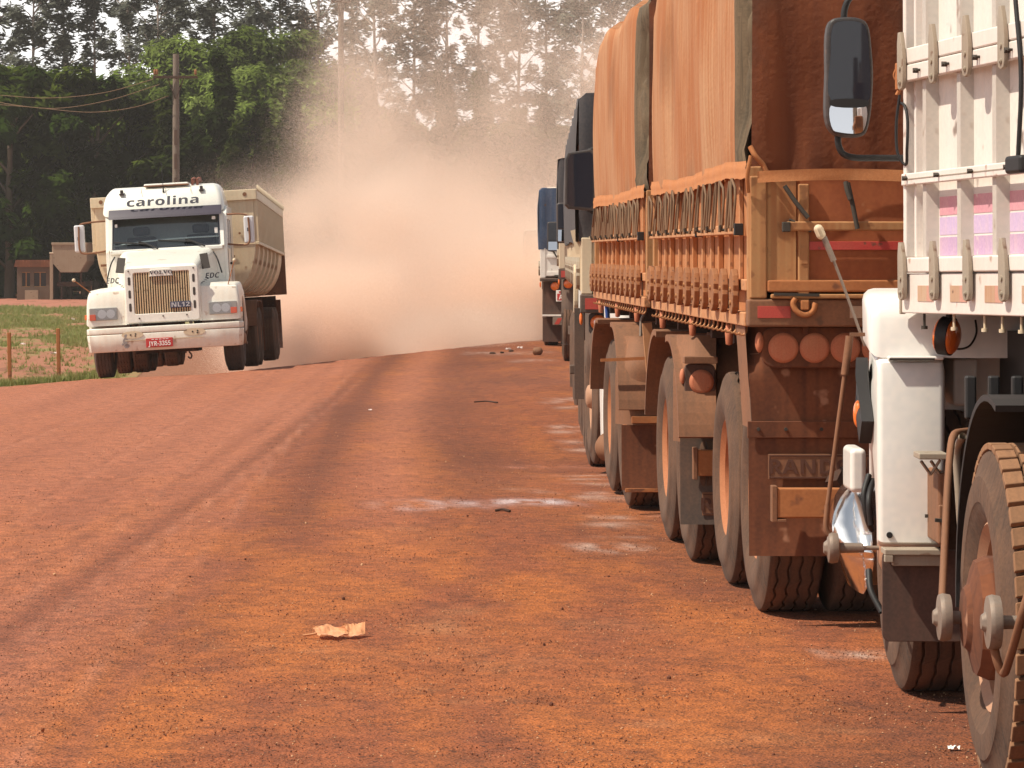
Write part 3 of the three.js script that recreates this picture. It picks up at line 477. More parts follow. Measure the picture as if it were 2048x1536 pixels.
    part('cross_member', [0.4, 1.4, 2.4, 3.4, 4.2].map((q) => bx(0.06, W - 0.06, yB - 0.11, yB - 0.002, -a0 - q, -a0 - q - 0.08)), M.chassis, t);
  });
  // ---- rear end of the last body
  part('rear_beam', rb(-0.04, W + 0.04, 1.318, RY(598), 0.02, -0.06, 0.012), M.guardDust, t);
  for (const [p, q, m] of [[1514, 1580, M.redTape], [1698, 1745, M.whiteTape], [1745, 1812, M.redTape], [1930, 1996, M.redTape]]) part('reflector', rb(RX(p), RX(q), RY(636), RY(612), 0.0205, 0.024, 0.001, 1), m, t);
  part('tailgate_post', rb(-0.03, RX(1533), RY(597), RY(352), 0.018, -0.03, 0.008), M.tan, t);
  part('tailgate_panel', bx(RX(1534), RX(1592), RY(583), RY(352), 0.002, -0.02), M.tan, t);
  part('tailgate', bx(RX(1593), W - 0.02, RY(560), RY(352), -0.004, -0.03), M.rustRed, t);
  part('tailgate_band', rb(RX(1618), W - 0.08, RY(500), RY(483), -0.0035, 0.003, 0.002, 1), M.redTape, t);
  part('hinge_strap', [rb(RX(1595), RX(1617), RY(605), RY(368), 0.026, 0.003, 0.008), rb(RX(1600), RX(1614), RY(528), RY(494), 0.03, 0.0265, 0.003)], M.tan, t);
  part('tail_rail', rb(RX(1570), W - 0.1, RY(462), RY(443), 0.05, 0.027, 0.008), M.tan, t);
  part('rail_bracket', [rb(RX(1562), RX(1578), RY(464), RY(444), 0.056, 0.024, 0.004), bar([RX(1576), RY(440), 0.04], [RX(1620), RY(462), 0.04], 0.012)], M.strap, t);
  part('sill', [rb(RX(1534), W - 0.03, RY(584), RY(560), 0.03, 0.0, 0.008)], M.rust, t);
  part('sill', [rb(RX(1540), W - 0.03, RY(597), RY(588), 0.045, 0.005, 0.006)], M.tan, t);
  part('latch', [tube([[RX(1588), RY(596), 0.05], [RX(1583), RY(606), 0.05], [RX(1590), RY(622), 0.052], [RX(1607), RY(630), 0.054], [RX(1622), RY(622), 0.052], [RX(1628), RY(606), 0.05]], 0.013, 8, 20), rb(RX(1598), RX(1615), RY(620), RY(600), 0.06, 0.03, 0.006)], M.rust, t);
  part('latch_bar', bar([RX(1545), RY(588), 0.05], [RX(1635), RY(590), 0.05], 0.012), M.strap, t);
  part('tarp_hem', sheet(60, 4, (u, v) => [lerp(RX(1512), W, u), lerp(RY(343), RY(366), v) + 0.012 * Math.sin(u * 11), 0.036 + 0.012 * Math.sin(u * 19 + 1) + 0.006 * fbm(u * 14, v * 2, 8, 2)]), TARP.hem, t);
  for (const p of [[[1566, 372], [1590, 408], [1612, 436]], [[1692, 366], [1700, 405], [1710, 458]], [[1688, 364], [1690, 380], [1696, 400]]]) part('strap', tube(p.map(([x, y], i) => [RX(x), RY(y), 0.05 + 0.01 * i]), 0.011, 6, 8), M.strap, t);
  part('rope_knot', [tube([[-0.03, 2.10, 0.02], [-0.01, 2.06, 0.035], [0.025, 2.02, 0.03], [0.04, 1.99, 0.03]], 0.012, 7, 14), tube([[-0.03, 2.06, 0.05], [-0.045, 1.98, 0.05], [-0.04, 1.9, 0.03]], 0.01, 6, 10)], M.rust, t);
  const bk = part('lamp_bracket', [prism(roundRect(RX(1528), RX(1940), RY(737), RY(655), 0.055), 0.03, 'xy', 0.008).translate(0, 0, -0.12), rb(RX(1610), RX(1622), RY(668), RY(640), -0.07, -0.11, 0.003)], M.flapDust, t);
  for (const p of [1572, 1635, 1697, 1760]) part('tail_lamp', [new THREE.LatheGeometry([[0.001, 0.012], [0.05, 0.01], [0.059, 0.006], [0.062, 0], [0.066, 0], [0.067, -0.01]].map((q) => new THREE.Vector2(...q)), 32).rotateX(Math.PI / 2).translate(RX(p), RY(697), -0.085)], M.lampDusty, bk);
  part('marker_lamp', new THREE.SphereGeometry(0.045, 16, 12).scale(0.42, 1, 0.6).translate(RX(1524), RY(686), -0.1), M.lampDusty, t);
  // apron, flaps and bumper beam behind the rear wheels
  part('apron', sheet(24, 14, (u, v) => { const e = smooth(0.55, 1, v); return [lerp(RX(1500) + 0.03 * (1 - v), 0.86, u), lerp(RY(878), RY(655), v), -0.16 - 0.25 * Math.exp(-u * 26) * e - 0.01 * Math.sin(u * 5)]; }), M.flapDust, t);
  part('apron_edge', sheet(6, 12, (u, v) => [RX(1500) + 0.03 * (1 - v) - 0.004, lerp(RY(862), RY(655), v), -0.16 - 0.35 * u]), M.guardDust, t);
  part('apron_band', rb(RX(1503), 0.86, RY(880), RY(846), -0.148, -0.155, 0.004, 1), M.flapDust, t);
  part('bolt', [1525, 1580, 1652, 1730].map((p) => cyZ(0.008, -0.148, -0.138, RX(p), RY(862), 8)), M.strap, t);
  const flap = (x0, x1, y0, y1, a, m) => part('mud_flap', sheet(8, 10, (u, v) => [lerp(x0, x1, u), lerp(y0, y1, v), -a + 0.012 * Math.sin(u * 3) * (1 - v) + 0.02 * (1 - v) * (1 - v)]), m, t);
  const fl = flap(RX(1506), 0.84, RY(1118), RY(878), 0.165, M.flapDust);
  part('nameplate', [rb(RX(1544), RX(1752), RY(963), RY(912), -0.135, -0.14, 0.002, 1)], M.guardDust, fl);
  part('lettering', text('RANDON', 0.062, { wide: 1.25, depth: 0.003 }).translate(RX(1648), RY(937), -0.1348), M.letterBrown, fl);
  part('plate_frame', [rb(RX(1546), RX(1750), RY(917), RY(914), -0.1349, -0.132, 0.001, 1), rb(RX(1546), RX(1750), RY(961), RY(958), -0.1349, -0.132, 0.001, 1), rb(RX(1546), RX(1549), RY(957), RY(918), -0.1349, -0.132, 0.001, 1)], M.letterBrown, fl);
  part('bumper_beam', rb(RX(1556), W - RX(1556), RY(1038), RY(978), -0.04, -0.10, 0.008), M.rust, t);
  part('beam_end', [rb(RX(1546), RX(1557), RY(1046), RY(973), -0.035, -0.105, 0.004), rb(RX(1557), RX(1575), RY(1046), RY(1040), -0.035, -0.105, 0.003)], M.guardDust, t);
  part('beam_arm', [bar([0.35, 0.62, -0.1], [0.6, 1.0, -0.5], 0.06), bar([W - 0.35, 0.62, -0.1], [W - 0.6, 1.0, -0.5], 0.06)], M.chassis, t);
  const flr = fl.clone(); flr.position.x = W - 0.9; t.add(flr);
  // ---- wheels: two pairs under each body, two driven axles and the steered one
  const w0 = wheel(t, 0.085, TR, -0.8, { extra: null }), cx = 0.085 + 0.13;
  for (const a of [2.05]) copyWheel(w0, t, cx, TR, -a);
  const cx2 = 0.02 + 0.13, cx3 = -0.02 + 0.13;
  for (const a of [3.3, 4.55]) copyWheel(w0, t, cx2, TR, -a);
  for (const a of [7.0, 8.35]) copyWheel(w0, t, cx3, TR, -a);
  for (const a of [0.8, 2.05, 3.3, 4.55, 7.0, 8.35]) copyWheel(w0, t, W - 0.2, TR, -a, true);
  wheel(t, 0.05, TR, -11.3, { dual: false, rim: M.rimBright, deep: 0.05, out: -0.04 }); const wf = copyWheel(t.children[t.children.length - 1], t, W - 0.2, TR, -11.3, true);
  part('axle', [0.8, 2.05, 3.3, 4.55, 7.0, 8.35].map((a) => cyX(0.075, 0.3, W - 0.3, TR, -a, 14)), M.chassis, t);
  part('spring', [0.8, 2.05, 3.3, 4.55, 7, 8.35].flatMap((a) => [bx(0.86, 0.95, 0.62, 0.72, -a + 0.45, -a - 0.45), bx(W - 0.95, W - 0.86, 0.62, 0.72, -a + 0.45, -a - 0.45)]), M.chassis, t);
  // ---- guard, lamp and flap of the pair between the bodies
  {
    const S = (d) => F / d, D = 16.9, a = D - 14.1, X = (p) => (p - VX) / S(D) - 1.677, Y = (p) => EYE - (p - VY) / S(D);
    const gg = part('mudguard', [mudguard(X(1352), X(1352) + 0.64, TR, -3.3, 0.68, 0.035, 0.25, 1.75), mudguard(X(1352) + 0.04, X(1352) + 0.64, TR, -4.55, 0.68, 0.035, 1.4, 2.9)], M.guardDust, t);
    part('guard_back', sheet(14, 12, (u, v) => { const k = smooth(0.6, 1, v); return [lerp(X(1352), X(1352) + 0.62, u) + (1 - u) * k * 0.03, lerp(Y(885), Y(672), v), -a - 0.12 * k * k - 0.16 * Math.exp(-u * 22)]; }), M.guardDust, t);
    part('guard_band', rb(X(1358), X(1358) + 0.6, Y(862), Y(828), -a + 0.012, -a + 0.004, 0.004, 1), M.guardDust, t);
    part('bolt', [1385, 1430, 1480].map((p) => cyZ(0.009, -a + 0.012, -a + 0.022, X(p), Y(845), 8)), M.strap, t);
    part('lamp_shelf', rb(X(1365), X(1432), Y(726), Y(712), -a + 0.10, -a + 0.01, 0.004), M.guardDust, t);
    const lb = part('lamp_bracket', prism(roundRect(X(1367), X(1428), Y(792), Y(727), 0.03), 0.03, 'xy', 0.006).translate(0, 0, -a + 0.02), M.flapDark, t);
    part('tail_lamp', new THREE.LatheGeometry([[0.001, 0.012], [0.046, 0.01], [0.055, 0.006], [0.058, 0], [0.064, 0], [0.064, -0.01]].map((q) => new THREE.Vector2(...q)), 32).rotateX(Math.PI / 2).translate(X(1401), Y(763), -a + 0.055), M.lampDusty, lb);
    part('marker_lamp', new THREE.SphereGeometry(0.04, 14, 10).scale(0.4, 1, 0.6).translate(X(1364), Y(752), -a + 0.03), M.lampDusty, t);
    part('tarp_flap', sheet(6, 10, (u, v) => [X(1428) + 0.03 * Math.sin(u * 3), lerp(Y(840), Y(668), v), -a + 0.1 - u * 0.5]), M.flapDust, t);
    const f2 = flap(X(1360), X(1360) + 0.62, Y(1048), Y(860), a - 0.005, M.flapGrey);
    part('bumper_beam', rb(X(1392), X(1392) + 0.5, Y(950), Y(898), -a + 0.09, -a + 0.03, 0.006), M.rust, t);
    part('beam_end', rb(X(1383), X(1392), Y(957), Y(893), -a + 0.095, -a + 0.025, 0.004), M.guardDust, t);
    part('nameplate', rb(X(1403), X(1403) + 0.46, Y(1030), Y(983), -a + 0.035, -a + 0.03, 0.002, 1), M.guardDust, f2);
    part('lettering', text('RANDON', 0.066, { wide: 1.25, depth: 0.003 }).translate(X(1403) + 0.23, Y(1007), -a + 0.0352), M.letterBrown, f2);
    part('plate_frame', [rb(X(1405), X(1405) + 0.44, Y(989), Y(987), -a + 0.0352, -a + 0.037, 0.001, 1), rb(X(1405), X(1405) + 0.44, Y(1027), Y(1025), -a + 0.0352, -a + 0.037, 0.001, 1), rb(X(1405), X(1407), Y(1024), Y(990), -a + 0.0352, -a + 0.037, 0.001, 1)], M.letterBrown, f2);
  }
  // ---- the tractor in front: guards of the driven axles, cab, steps, tank, mirror
  {
    const D = 20.5, s = F / D, a = D - 14.1, X = (p) => (p - VX) / s - 1.677, Y = (p) => EYE - (p - VY) / s;
    part('mudguard', [mudguard(X(1236), X(1236) + 0.62, TR, -7.0, 0.67, 0.03, 0.2, 1.7), mudguard(X(1236), X(1236) + 0.62, TR, -8.35, 0.67, 0.03, 1.4, 2.9)], M.guardDust, t);
    part('guard_back', sheet(14, 12, (u, v) => { const k = smooth(0.55, 1, v); return [lerp(X(1235), X(1235) + 0.6, u) + (1 - u) * k * 0.05, lerp(Y(850), Y(674), v), -a - 0.14 * k * k - 0.18 * Math.exp(-u * 16) ]; }), M.guardDust, t);
    flap(X(1243), X(1243) + 0.6, Y(980), Y(850), a, M.flapDust);
    part('guard_band', [rb(X(1262), X(1340), Y(846), Y(832), -a + 0.05, -a + 0.02, 0.004), rb(X(1250), X(1335), Y(984), Y(976), -a + 0.03, -a - 0.02, 0.004), bar([X(1200), Y(720), -a + 0.05], [X(1290), Y(716), -a + 0.05], 0.02)], M.rust, t);
    part('guard_stay', [bar([X(1291), Y(645), -a + 0.1], [X(1303), Y(790), -a + 0.12], 0.06, 0.02)], M.lightRail, t);
    part('guard_stay', tube([[X(1281), Y(672), -a + 0.02], [X(1283), Y(640), -a], [X(1290), Y(625), -a]], 0.01, 6, 8), M.steel, t);
    part('chassis_rail', [bx(0.86, 0.95, 0.75, 1.0, -5.4, -11.9), bx(W - 0.95, W - 0.86, 0.75, 1.0, -5.4, -11.9)], M.chassis, t);
    const E = 23.2, e = F / E, b = E - 14.1, XX = (p) => (p - VX) / e - 1.677, YY = (p) => EYE - (p - VY) / e;
    part('cab', [rb(0.16, 2.5, 1.05, 2.95, -b - 0.75, -b - 2.4, 0.1, 3), rb(0.12, 2.44, 0.55, 1.0, -b - 1.8, -b - 2.7, 0.06)], M.white, t);
    part('cab_fender', [prism([[0, YY(640)], [0.05, YY(640)], [0.5, YY(650)], [0.5, YY(745)], [0.02, YY(745)], [0.0, YY(700)]], 0.34, 'zy', 0.03).translate(XX(1197), 0, -b - 0.5)], phys({ map: dirty([0.62, 0.68, 0.74], DUSTL, 0.15, 241, { size: 1 }), roughness: 0.35, clearcoat: 0.4 }), t);
    part('fender_trim', prism([[0, YY(745)], [0.3, YY(745)], [0.3, YY(890)], [0.1, YY(890)], [0.0, YY(800)]], 0.12, 'zy', 0.02).translate(XX(1207), 0, -b - 0.4), M.white, t);
    part('step_tube', tube([[XX(1240), YY(724), -b + 0.1], [XX(1222), YY(724), -b + 0.1], [XX(1211), YY(736), -b + 0.1], [XX(1212), YY(780), -b + 0.1], [XX(1222), YY(850), -b + 0.1], [XX(1228), YY(866), -b + 0.1]], 0.025, 8, 26), M.steel, t);
    part('step_panel', bx(XX(1222), XX(1240), YY(860), YY(730), -b + 0.02, -b - 0.02), M.rust, t);
    part('air_tank', toCreasedNormals(latheX([[0.001, -0.03], [0.07, -0.02], [0.1, 0.02], [0.105, 0.3], [0.08, 0.36], [0.001, 0.37]], 24), 0.5).rotateY(-0.9).translate(XX(1206), YY(892), -b + 0.1), M.guardDust, t);
    part('air_hose', [tube([[XX(1216), YY(640), -b], [XX(1214), YY(612), -b], [XX(1218), YY(590), -b - 0.1]], 0.018, 6, 10)], mat({ c: [0.03, 0.08, 0.3] }), t);
    const Q = 25, q = F / Q, c = Q - 14.1, MX = (p) => (p - VX) / q - 1.677, MY = (p) => EYE - (p - VY) / q;
    const mo = part('mirror', prism([[MX(1128), MY(410)], [MX(1129), MY(318)], [MX(1134), MY(306)], [MX(1180), MY(299)], [MX(1190), MY(306)], [MX(1190), MY(416)], [MX(1184), MY(422)], [MX(1136), MY(418)]], 0.1, 'xy', 0.012).translate(0, 0, -c), M.plastic, t);
    part('mirror_glass', prism([[MX(1133), MY(408)], [MX(1134), MY(320)], [MX(1139), MY(310)], [MX(1178), MY(305)], [MX(1184), MY(310)], [MX(1184), MY(411)], [MX(1179), MY(416)], [MX(1140), MY(412)]], 0.004).translate(0, 0, -c + 0.1002), M.darkGlass, mo);
    part('mirror_arm', [tube([[MX(1175), MY(301), -c + 0.05], [MX(1188), MY(297), -c + 0.05], [0.3, MY(296), -c - 0.1]], 0.014, 6, 10), tube([[MX(1175), MY(420), -c + 0.05], [MX(1188), MY(426), -c + 0.05], [0.3, MY(426), -c - 0.1]], 0.014, 6, 10)], M.black, t);
  }
}
// ---------------------------------------------------------------- the white truck close on the right
{
  const t = thing('truck', 'white bonneted truck at the right edge with a ribbed white cargo body and chrome bumper', 'truck', [1.97, 0, -12.2]);
  t.rotation.y = -0.04; t.updateMatrixWorld(true);
  const X = (p, z) => (p - VX) * (12.2 - z) / F - 1.97 + 0.04 * z, Y = (p, z) => EYE - (p - VY) * (12.2 - z) / F;
  const P = (px, py, z) => [X(px, z), Y(py, z), z];
  // front fender: shell round the wheel arch, tapering forwards
  const taper = (g) => { const p = g.attributes.position; for (let i = 0; i < p.count; i++) p.setX(i, p.getX(i) + 0.12 * Math.max(0, 0.3 - p.getZ(i))); g.computeVertexNormals(); return g; };
  const arc = (R, a0, a1, n) => { const o = []; for (let i = 0; i <= n; i++) { const a = lerp(a0, a1, i / n) * Math.PI / 180; o.push([R * Math.cos(a), TR + R * Math.sin(a)]); } return o; };
  const lower = [[0.62, Y(1085, 0.62)], [0.62, 1.2], [0.605, 1.245], [0.56, 1.27], [-0.5, 1.27], [-0.78, 1.12], [-0.86, 0.72], ...arc(0.58, 160, 6, 18)];
  part('fender', toCreasedNormals(taper(prism(lower, 0.24, 'zy', 0.022).translate(X(1756, 0.62), 0, 0)), 0.7), M.white, t);
  const upper = [[0.58, 1.262], [0.575, 1.4], [0.54, 1.465], [0.46, 1.495], [-0.55, 1.5], [-0.85, 1.35], [-0.9, 1.262]];
  part('fender_top', toCreasedNormals(taper(prism(upper, 0.62, 'zy', 0.045).translate(X(1738, 0.58), 0, 0)), 0.9), M.white, t);
  part('fender_ledge', rb(X(1775, 0.6), X(1885, 0.6), 1.256, 1.27, 0.64, 0.585, 0.006), M.white, t);
  part('fender_seam', rb(X(1778, 0.62), X(1868, 0.62), 1.2555, 1.2635, 0.642, 0.60, 0.002, 1), M.strap, t);
  part('arch_lip', toCreasedNormals(taper(mudguard(X(1756, 0.62) - 0.045, X(1756, 0.62) - 0.002, TR, 0, 0.72, 0.12, 0.78, 2.4, 24)), 0.6), M.black, t);
  part('marker_lamp', new THREE.SphereGeometry(0.05, 14, 10).scale(0.35, 1, 0.7).translate(X(1716, 0.3), Y(828, 0.3), 0.3), M.lampOrange, t);
  part('bolt', [cyZ(0.011, 0.62, 0.63, X(1779, 0.62), Y(1070, 0.62), 12)], M.black, t);
  // cab, bonnet and what shows of their rear corner under the body
  part('cab', [rb(0.2, 2.1, 1.0, 2.9, 0.05, -1.35, 0.1, 3)], M.white, t);
  part('bonnet', [rb(0.42, 1.9, 0.75, 1.75, -1.351, -2.3 + 1.0, 0.08), rb(0.5, 1.85, 0.62, 1.62, -1.3, -1.32, 0.01)], M.white, t);
  part('cab_corner', [rb(X(1906, 0.3), X(1953, 0.3), Y(812, 0.3), Y(716, 0.3), 0.3, 0.1, 0.012), rb(X(1906, 0.3), X(1957, 0.3), Y(710, 0.3), Y(640, 0.3), 0.29, 0.1, 0.012)], M.white, t);
  part('corner_seam', [bar(P(1906, 712, 0.31), P(1955, 713, 0.31), 0.006)], M.strap, t);
  part('bracket', [prism([P(1898, 832, 0).slice(0, 2), P(1950, 808, 0).slice(0, 2), P(1950, 818, 0).slice(0, 2), P(1925, 872, 0).slice(0, 2), P(1918, 845, 0).slice(0, 2), P(1900, 846, 0).slice(0, 2)], 0.05).translate(0, 0, 0.45)], M.flapGrey, t);
  // chrome bumper sweeping round the corner
  {
    const x0 = X(1724, -1.05), Lp = [[0, 1720], [0.04, 1710], [0.12, 1696], [0.24, 1684], [0.36, 1679], [0.5, 1681], [0.62, 1688], [0.75, 1698], [0.88, 1709], [1, 1722]], Rp = [[0, 1724], [0.06, 1728], [0.16, 1735], [0.28, 1744], [0.36, 1747], [0.62, 1747], [0.75, 1744], [0.9, 1738], [1, 1732]];
    const on = (k, v) => { for (let i = 1; i < k.length; i++) if (v <= k[i][0]) return lerp(k[i - 1][1], k[i][1], (v - k[i - 1][0]) / (k[i][0] - k[i - 1][0])); return k[k.length - 1][1]; };
    const chromeTwo = M.chrome.clone(); chromeTwo.side = THREE.DoubleSide;
    part('bumper', [sheet(28, 36, (u, v) => { const a = (1 - u) * Math.PI / 2, x = lerp(X(on(Rp, v), -1.05), X(on(Lp, v), -1.05), Math.sin(a)), step = 0.02 * smooth(0.58, 0.62, v); return [x + step * 0.3, lerp(Y(985, -1.05), Y(1195, -1.05), v), -1.05 - 0.30 * (1 - Math.cos(a)) - 0.30 * Math.pow(Math.max(0, 0.66 - v) / 0.66, 1.5) - 0.12 * Math.pow(Math.max(0, v - 0.62) / 0.38, 2) - step]; }),
      sheet(30, 20, (u, v) => [X(on(Lp, v), -1.05) + 0.10 * u * u + u * 1.95, lerp(Y(985, -1.05), Y(1195, -1.05), v), -1.35 - 0.10 * (2 * v - 0.8) ** 2 - 0.16 * Math.sin(Math.min(1, u * 5) * Math.PI / 2)])], chromeTwo, t);
    part('bumper_bracket', [bx(x0 + 0.12, x0 + 0.3, 0.42, 0.58, -1.0, -1.25)], M.chassis, t);
    part('bumper_corner', rb(X(1706, -1.0), X(1738, -1.0), Y(990, -1.0), Y(900, -1.0), -1.1, -1.4, 0.022, 3), M.white, t);
    part('hose', [tube([P(1738, 950, -0.5), P(1728, 990, -0.45), P(1736, 1040, -0.45), P(1744, 1060, -0.5)], 0.012, 6, 12), tube([P(1746, 960, -0.5), P(1738, 1000, -0.4), P(1742, 1050, -0.4)], 0.012, 6, 12)], M.black, t);
  }
  // guide stick with a white tip on the wing
  part('guide_stick', [tube([P(1730, 692, -0.8), P(1690, 580, -0.8), P(1668, 522, -0.8)], 0.0065, 6, 8), tube([P(1668, 522, -0.8), P(1648, 474, -0.8)], 0.012, 8, 4)], M.steel, t);
  part('stick_tip', new THREE.CapsuleGeometry(0.019, 0.025, 4, 10).rotateZ(0.4).translate(...P(1640, 464, -0.8)), M.cream, t);
  // wheels
  const front = wheel(t, 0.0, TR, 0, { geo: TYREF, W: 0.27, dual: false, rim: M.rimBright, deep: 0.03, out: -0.06 });
  copyWheel(front, t, 2.05, TR, 0, true);
  {
    const W = 0.27, blk = [], h = W / 2, N = 44;
    for (let k = 0; k < N; k++) for (let r = 0; r < 4; r++) {
      const a = (k + (r % 2 ? 0.5 : 0)) / N * Math.PI * 2, b = new RoundedBoxGeometry(W / 4 - 0.009, 0.022, 0.061, 1, 0.004);
      const p = b.attributes.position; for (let i = 0; i < p.count; i++) p.setZ(i, p.getZ(i) + (r % 2 ? 0.16 : -0.16) * p.getX(i) * (r < 2 ? 1 : -1));
      b.translate(-h + 0.004 + W / 4 * (r + 0.5) * 0.98, TR - 0.004, 0).rotateX(a); blk.push(b);
    }
    const base = tyreGeo(W, 0, 0, 0.024), bp = base.attributes.position; for (let i = 0; i < bp.count; i++) { const r = Math.hypot(bp.getY(i), bp.getZ(i)); if (r > 0.508) { const k = 0.508 / r; bp.setY(i, bp.getY(i) * k); bp.setZ(i, bp.getZ(i) * k); } }
    const treadG = merge(blk); boxUV(treadG);
    const treadM = mat({ map: dirty([0.17, 0.09, 0.05], [0.36, 0.175, 0.085], 0.42, 251, { size: 0.6, chips: 0.1 }), roughness: 0.95 });
    const w = wheel(t, 0.0, TR, 2.3, { geo: base, W, dual: true, rim: M.rimBright, deep: 0.11, out: 0.07, extra: (g) => {
      const tr = new THREE.Mesh(treadG, treadM); tr.name = 'tread'; tr.castShadow = tr.receiveShadow = true; g.add(tr); const t2 = tr.clone(); t2.position.x = W + 0.05; g.add(t2);
      part('hub_cover', toCreasedNormals(latheX([[0.001, -h - 0.075], [0.09, -h - 0.07], [0.105, -h - 0.055], [0.175, -h - 0.035], [0.19, -h + 0.0], [0.19, -h + 0.06], [0.12, -h + 0.1]], 14), 0.35), M.flapDust, g);
    } });
    copyWheel(w, t, 0.135, TR, 3.6); copyWheel(w, t, 2.05, TR, 2.3, true); copyWheel(w, t, 2.05, TR, 3.6, true);
  }
  part('axle', [cyX(0.08, 0.3, 1.9, TR, 2.3, 14), cyX(0.08, 0.3, 1.9, TR, 3.6, 14), cyX(0.06, 0.2, 2.0, TR, 0, 14)], M.chassis, t);
  part('chassis_rail', [bx(0.62, 0.72, 0.72, 1.0, -1.2, 4.6), bx(1.5, 1.6, 0.72, 1.0, -1.2, 4.6)], M.chassis, t);
  part('under_body_shade', [bx(0.33, 1.9, 1.0, 1.36, 0.4, 4.6)], M.black, t);  // black block: the shade under the body put in as colour
  // tyre inflation arms: disc on the hub, pole up to the body
  const disc = (x, y, z, r) => toCreasedNormals(latheX([[0.001, -0.03], [0.02, -0.03], [0.03, -0.018], [r, -0.012], [r + 0.004, 0.0], [r, 0.022], [0.02, 0.03], [0.018, 0.12]], 20), 0.5).translate(x, y, z);
  part('inflator_disc', [disc(X(1664, 0), 0.53, 0, 0.055), cyX(0.009, X(1664, 0), 0.02, 0.53, 0, 10)], M.steel, t);
  part('inflator_pole', [tube([P(1664, 1075, 0), P(1654, 1060, 0), P(1656, 1010, 0)], 0.011, 7, 10), tube([P(1656, 1010, 0), P(1690, 750, 0)], 0.009, 7, 3), tube([P(1690, 750, 0), P(1700, 672, 0)], 0.015, 8, 3), bar(P(1700, 669, 0), P(1740, 669, 0), 0.014)], M.guardDust, t);
  part('inflator_disc', [disc(X(1886, 2.25), 0.52, 2.25, 0.07), cyX(0.02, X(1886, 2.25), 0.05, 0.52, 2.25, 10)], M.steel, t);
  part('inflator_pole', [tube([P(1884, 1225, 2.2), P(1886, 1170, 2.0), P(1904, 880, 1.7), P(1912, 866, 1.65), P(1935, 862, 1.6)], 0.012, 8, 30)], M.guardDust, t);
  part('inflator_disc', [disc(X(1984, 3.0), Y(1245, 3.0), 3.0, 0.075)], M.steel, t);
  part('air_hose', tube([P(1988, 1290, 3.0), P(1996, 1325, 3.0), P(2006, 1346, 3.0), P(2022, 1310, 3.1), P(2046, 1225, 3.2), P(2075, 1130, 3.2)], 0.013, 8, 40), M.guardDust, t);
  // guard round the driven wheels
  part('mudguard', [mudguard(0.0, 0.62, TR, 2.3, 0.68, 0.02, 1.3, 3.2), mudguard(0.0, 0.62, TR, 3.6, 0.68, 0.02, 0.3, 1.9)], M.black, t);
  part('guard_edge', tube([P(1932, 1185, 1.6), P(1918, 1000, 1.6), P(1914, 900, 1.62), P(1926, 872, 1.7)], 0.013, 6, 20), M.bracket, t);
  part('guard_rib', Array.from({ length: 8 }, (_, i) => rb(0.02 + i * 0.075, 0.055 + i * 0.075, 1.1, 1.24, 1.72, 1.68, 0.008)), M.black, t);
  // steps, tank and stays behind the wing
  part('step', [rb(X(1834, 0.9), X(1892, 0.9), Y(917, 0.9), Y(905, 0.9), 0.96, 0.8, 0.004), bar(P(1842, 922, 0.92), P(1862, 950, 0.9), 0.008), bar(P(1862, 922, 0.92), P(1888, 960, 0.88), 0.008), bar(P(1880, 920, 0.92), P(1862, 948, 0.9), 0.008)], M.bracket, t);
  part('battery_box', [rb(X(1876, 0.9), X(1896, 0.9), Y(1090, 0.9), Y(945, 0.9), 0.9, 0.5, 0.01), rb(X(1877, 0.91), X(1894, 0.91), Y(1046, 0.91), Y(1010, 0.91), 0.93, 0.9, 0.004)], M.guardDust, t);
  part('bolt', [bar(P(1850, 1032, 0.64), P(1878, 1031, 0.64), 0.012), bar(P(1870, 1040, 0.95), P(1892, 1042, 0.95), 0.012)], M.strap, t);
  // flap behind the front wheel
  part('flap_bracket', [rb(X(1766, 0.66), X(1880, 0.66), Y(1108, 0.66), Y(1096, 0.66), 0.72, 0.6, 0.004), rb(X(1766, 0.66), X(1783, 0.66), Y(1122, 0.66), Y(1108, 0.66), 0.72, 0.69, 0.003), rb(X(1783, 0.66), X(1886, 0.66), Y(1130, 0.66), Y(1109, 0.66), 0.7, 0.66, 0.003)], M.bracket, t);
  const rp = roundRect(X(1765, 0.66), X(1932, 0.66), Y(1284, 0.66), Y(1100, 0.66), 0.03); part('mud_flap', prism(rp, 0.012, 'xy', 0.003).translate(0, 0, 0.642), M.flapDark, t);
  part('flap_stay', tube([P(1738, 1140, 0.4), P(1742, 1180, 0.45), P(1764, 1225, 0.5)], 0.012, 6, 12), M.black, t);
  // lamp seen edge on under the body
  {
    const x = X(1893, 0.75), y = Y(672, 0.75), lens = (s) => new THREE.SphereGeometry(0.062, 20, 12).scale(0.42, 1, 1).translate(s, 0, 0);
    const l = grp('side_lamp', t); l.position.set(x, y, 0.75); l.rotation.y = -0.5; l.rotation.z = -0.12;
    part('lamp_body', [cyX(0.068, -0.02, 0.02, 0, 0, 28), bx(-0.008, 0.008, 0.05, 0.16, -0.01, 0.01)], M.black, l); part('lens', lens(-0.02), M.lampOrange, l); part('lens', lens(0.02), M.lampOrange, l);
    part('wire', [tube([P(1950, 640, 0.6), P(1952, 665, 0.62), P(1940, 690, 0.65), P(1920, 698, 0.7), P(1900, 694, 0.74)], 0.004, 5, 24), bar(P(1916, 668, 0.5), P(1926, 669, 0.5), 0.006)], M.black, t);
  }
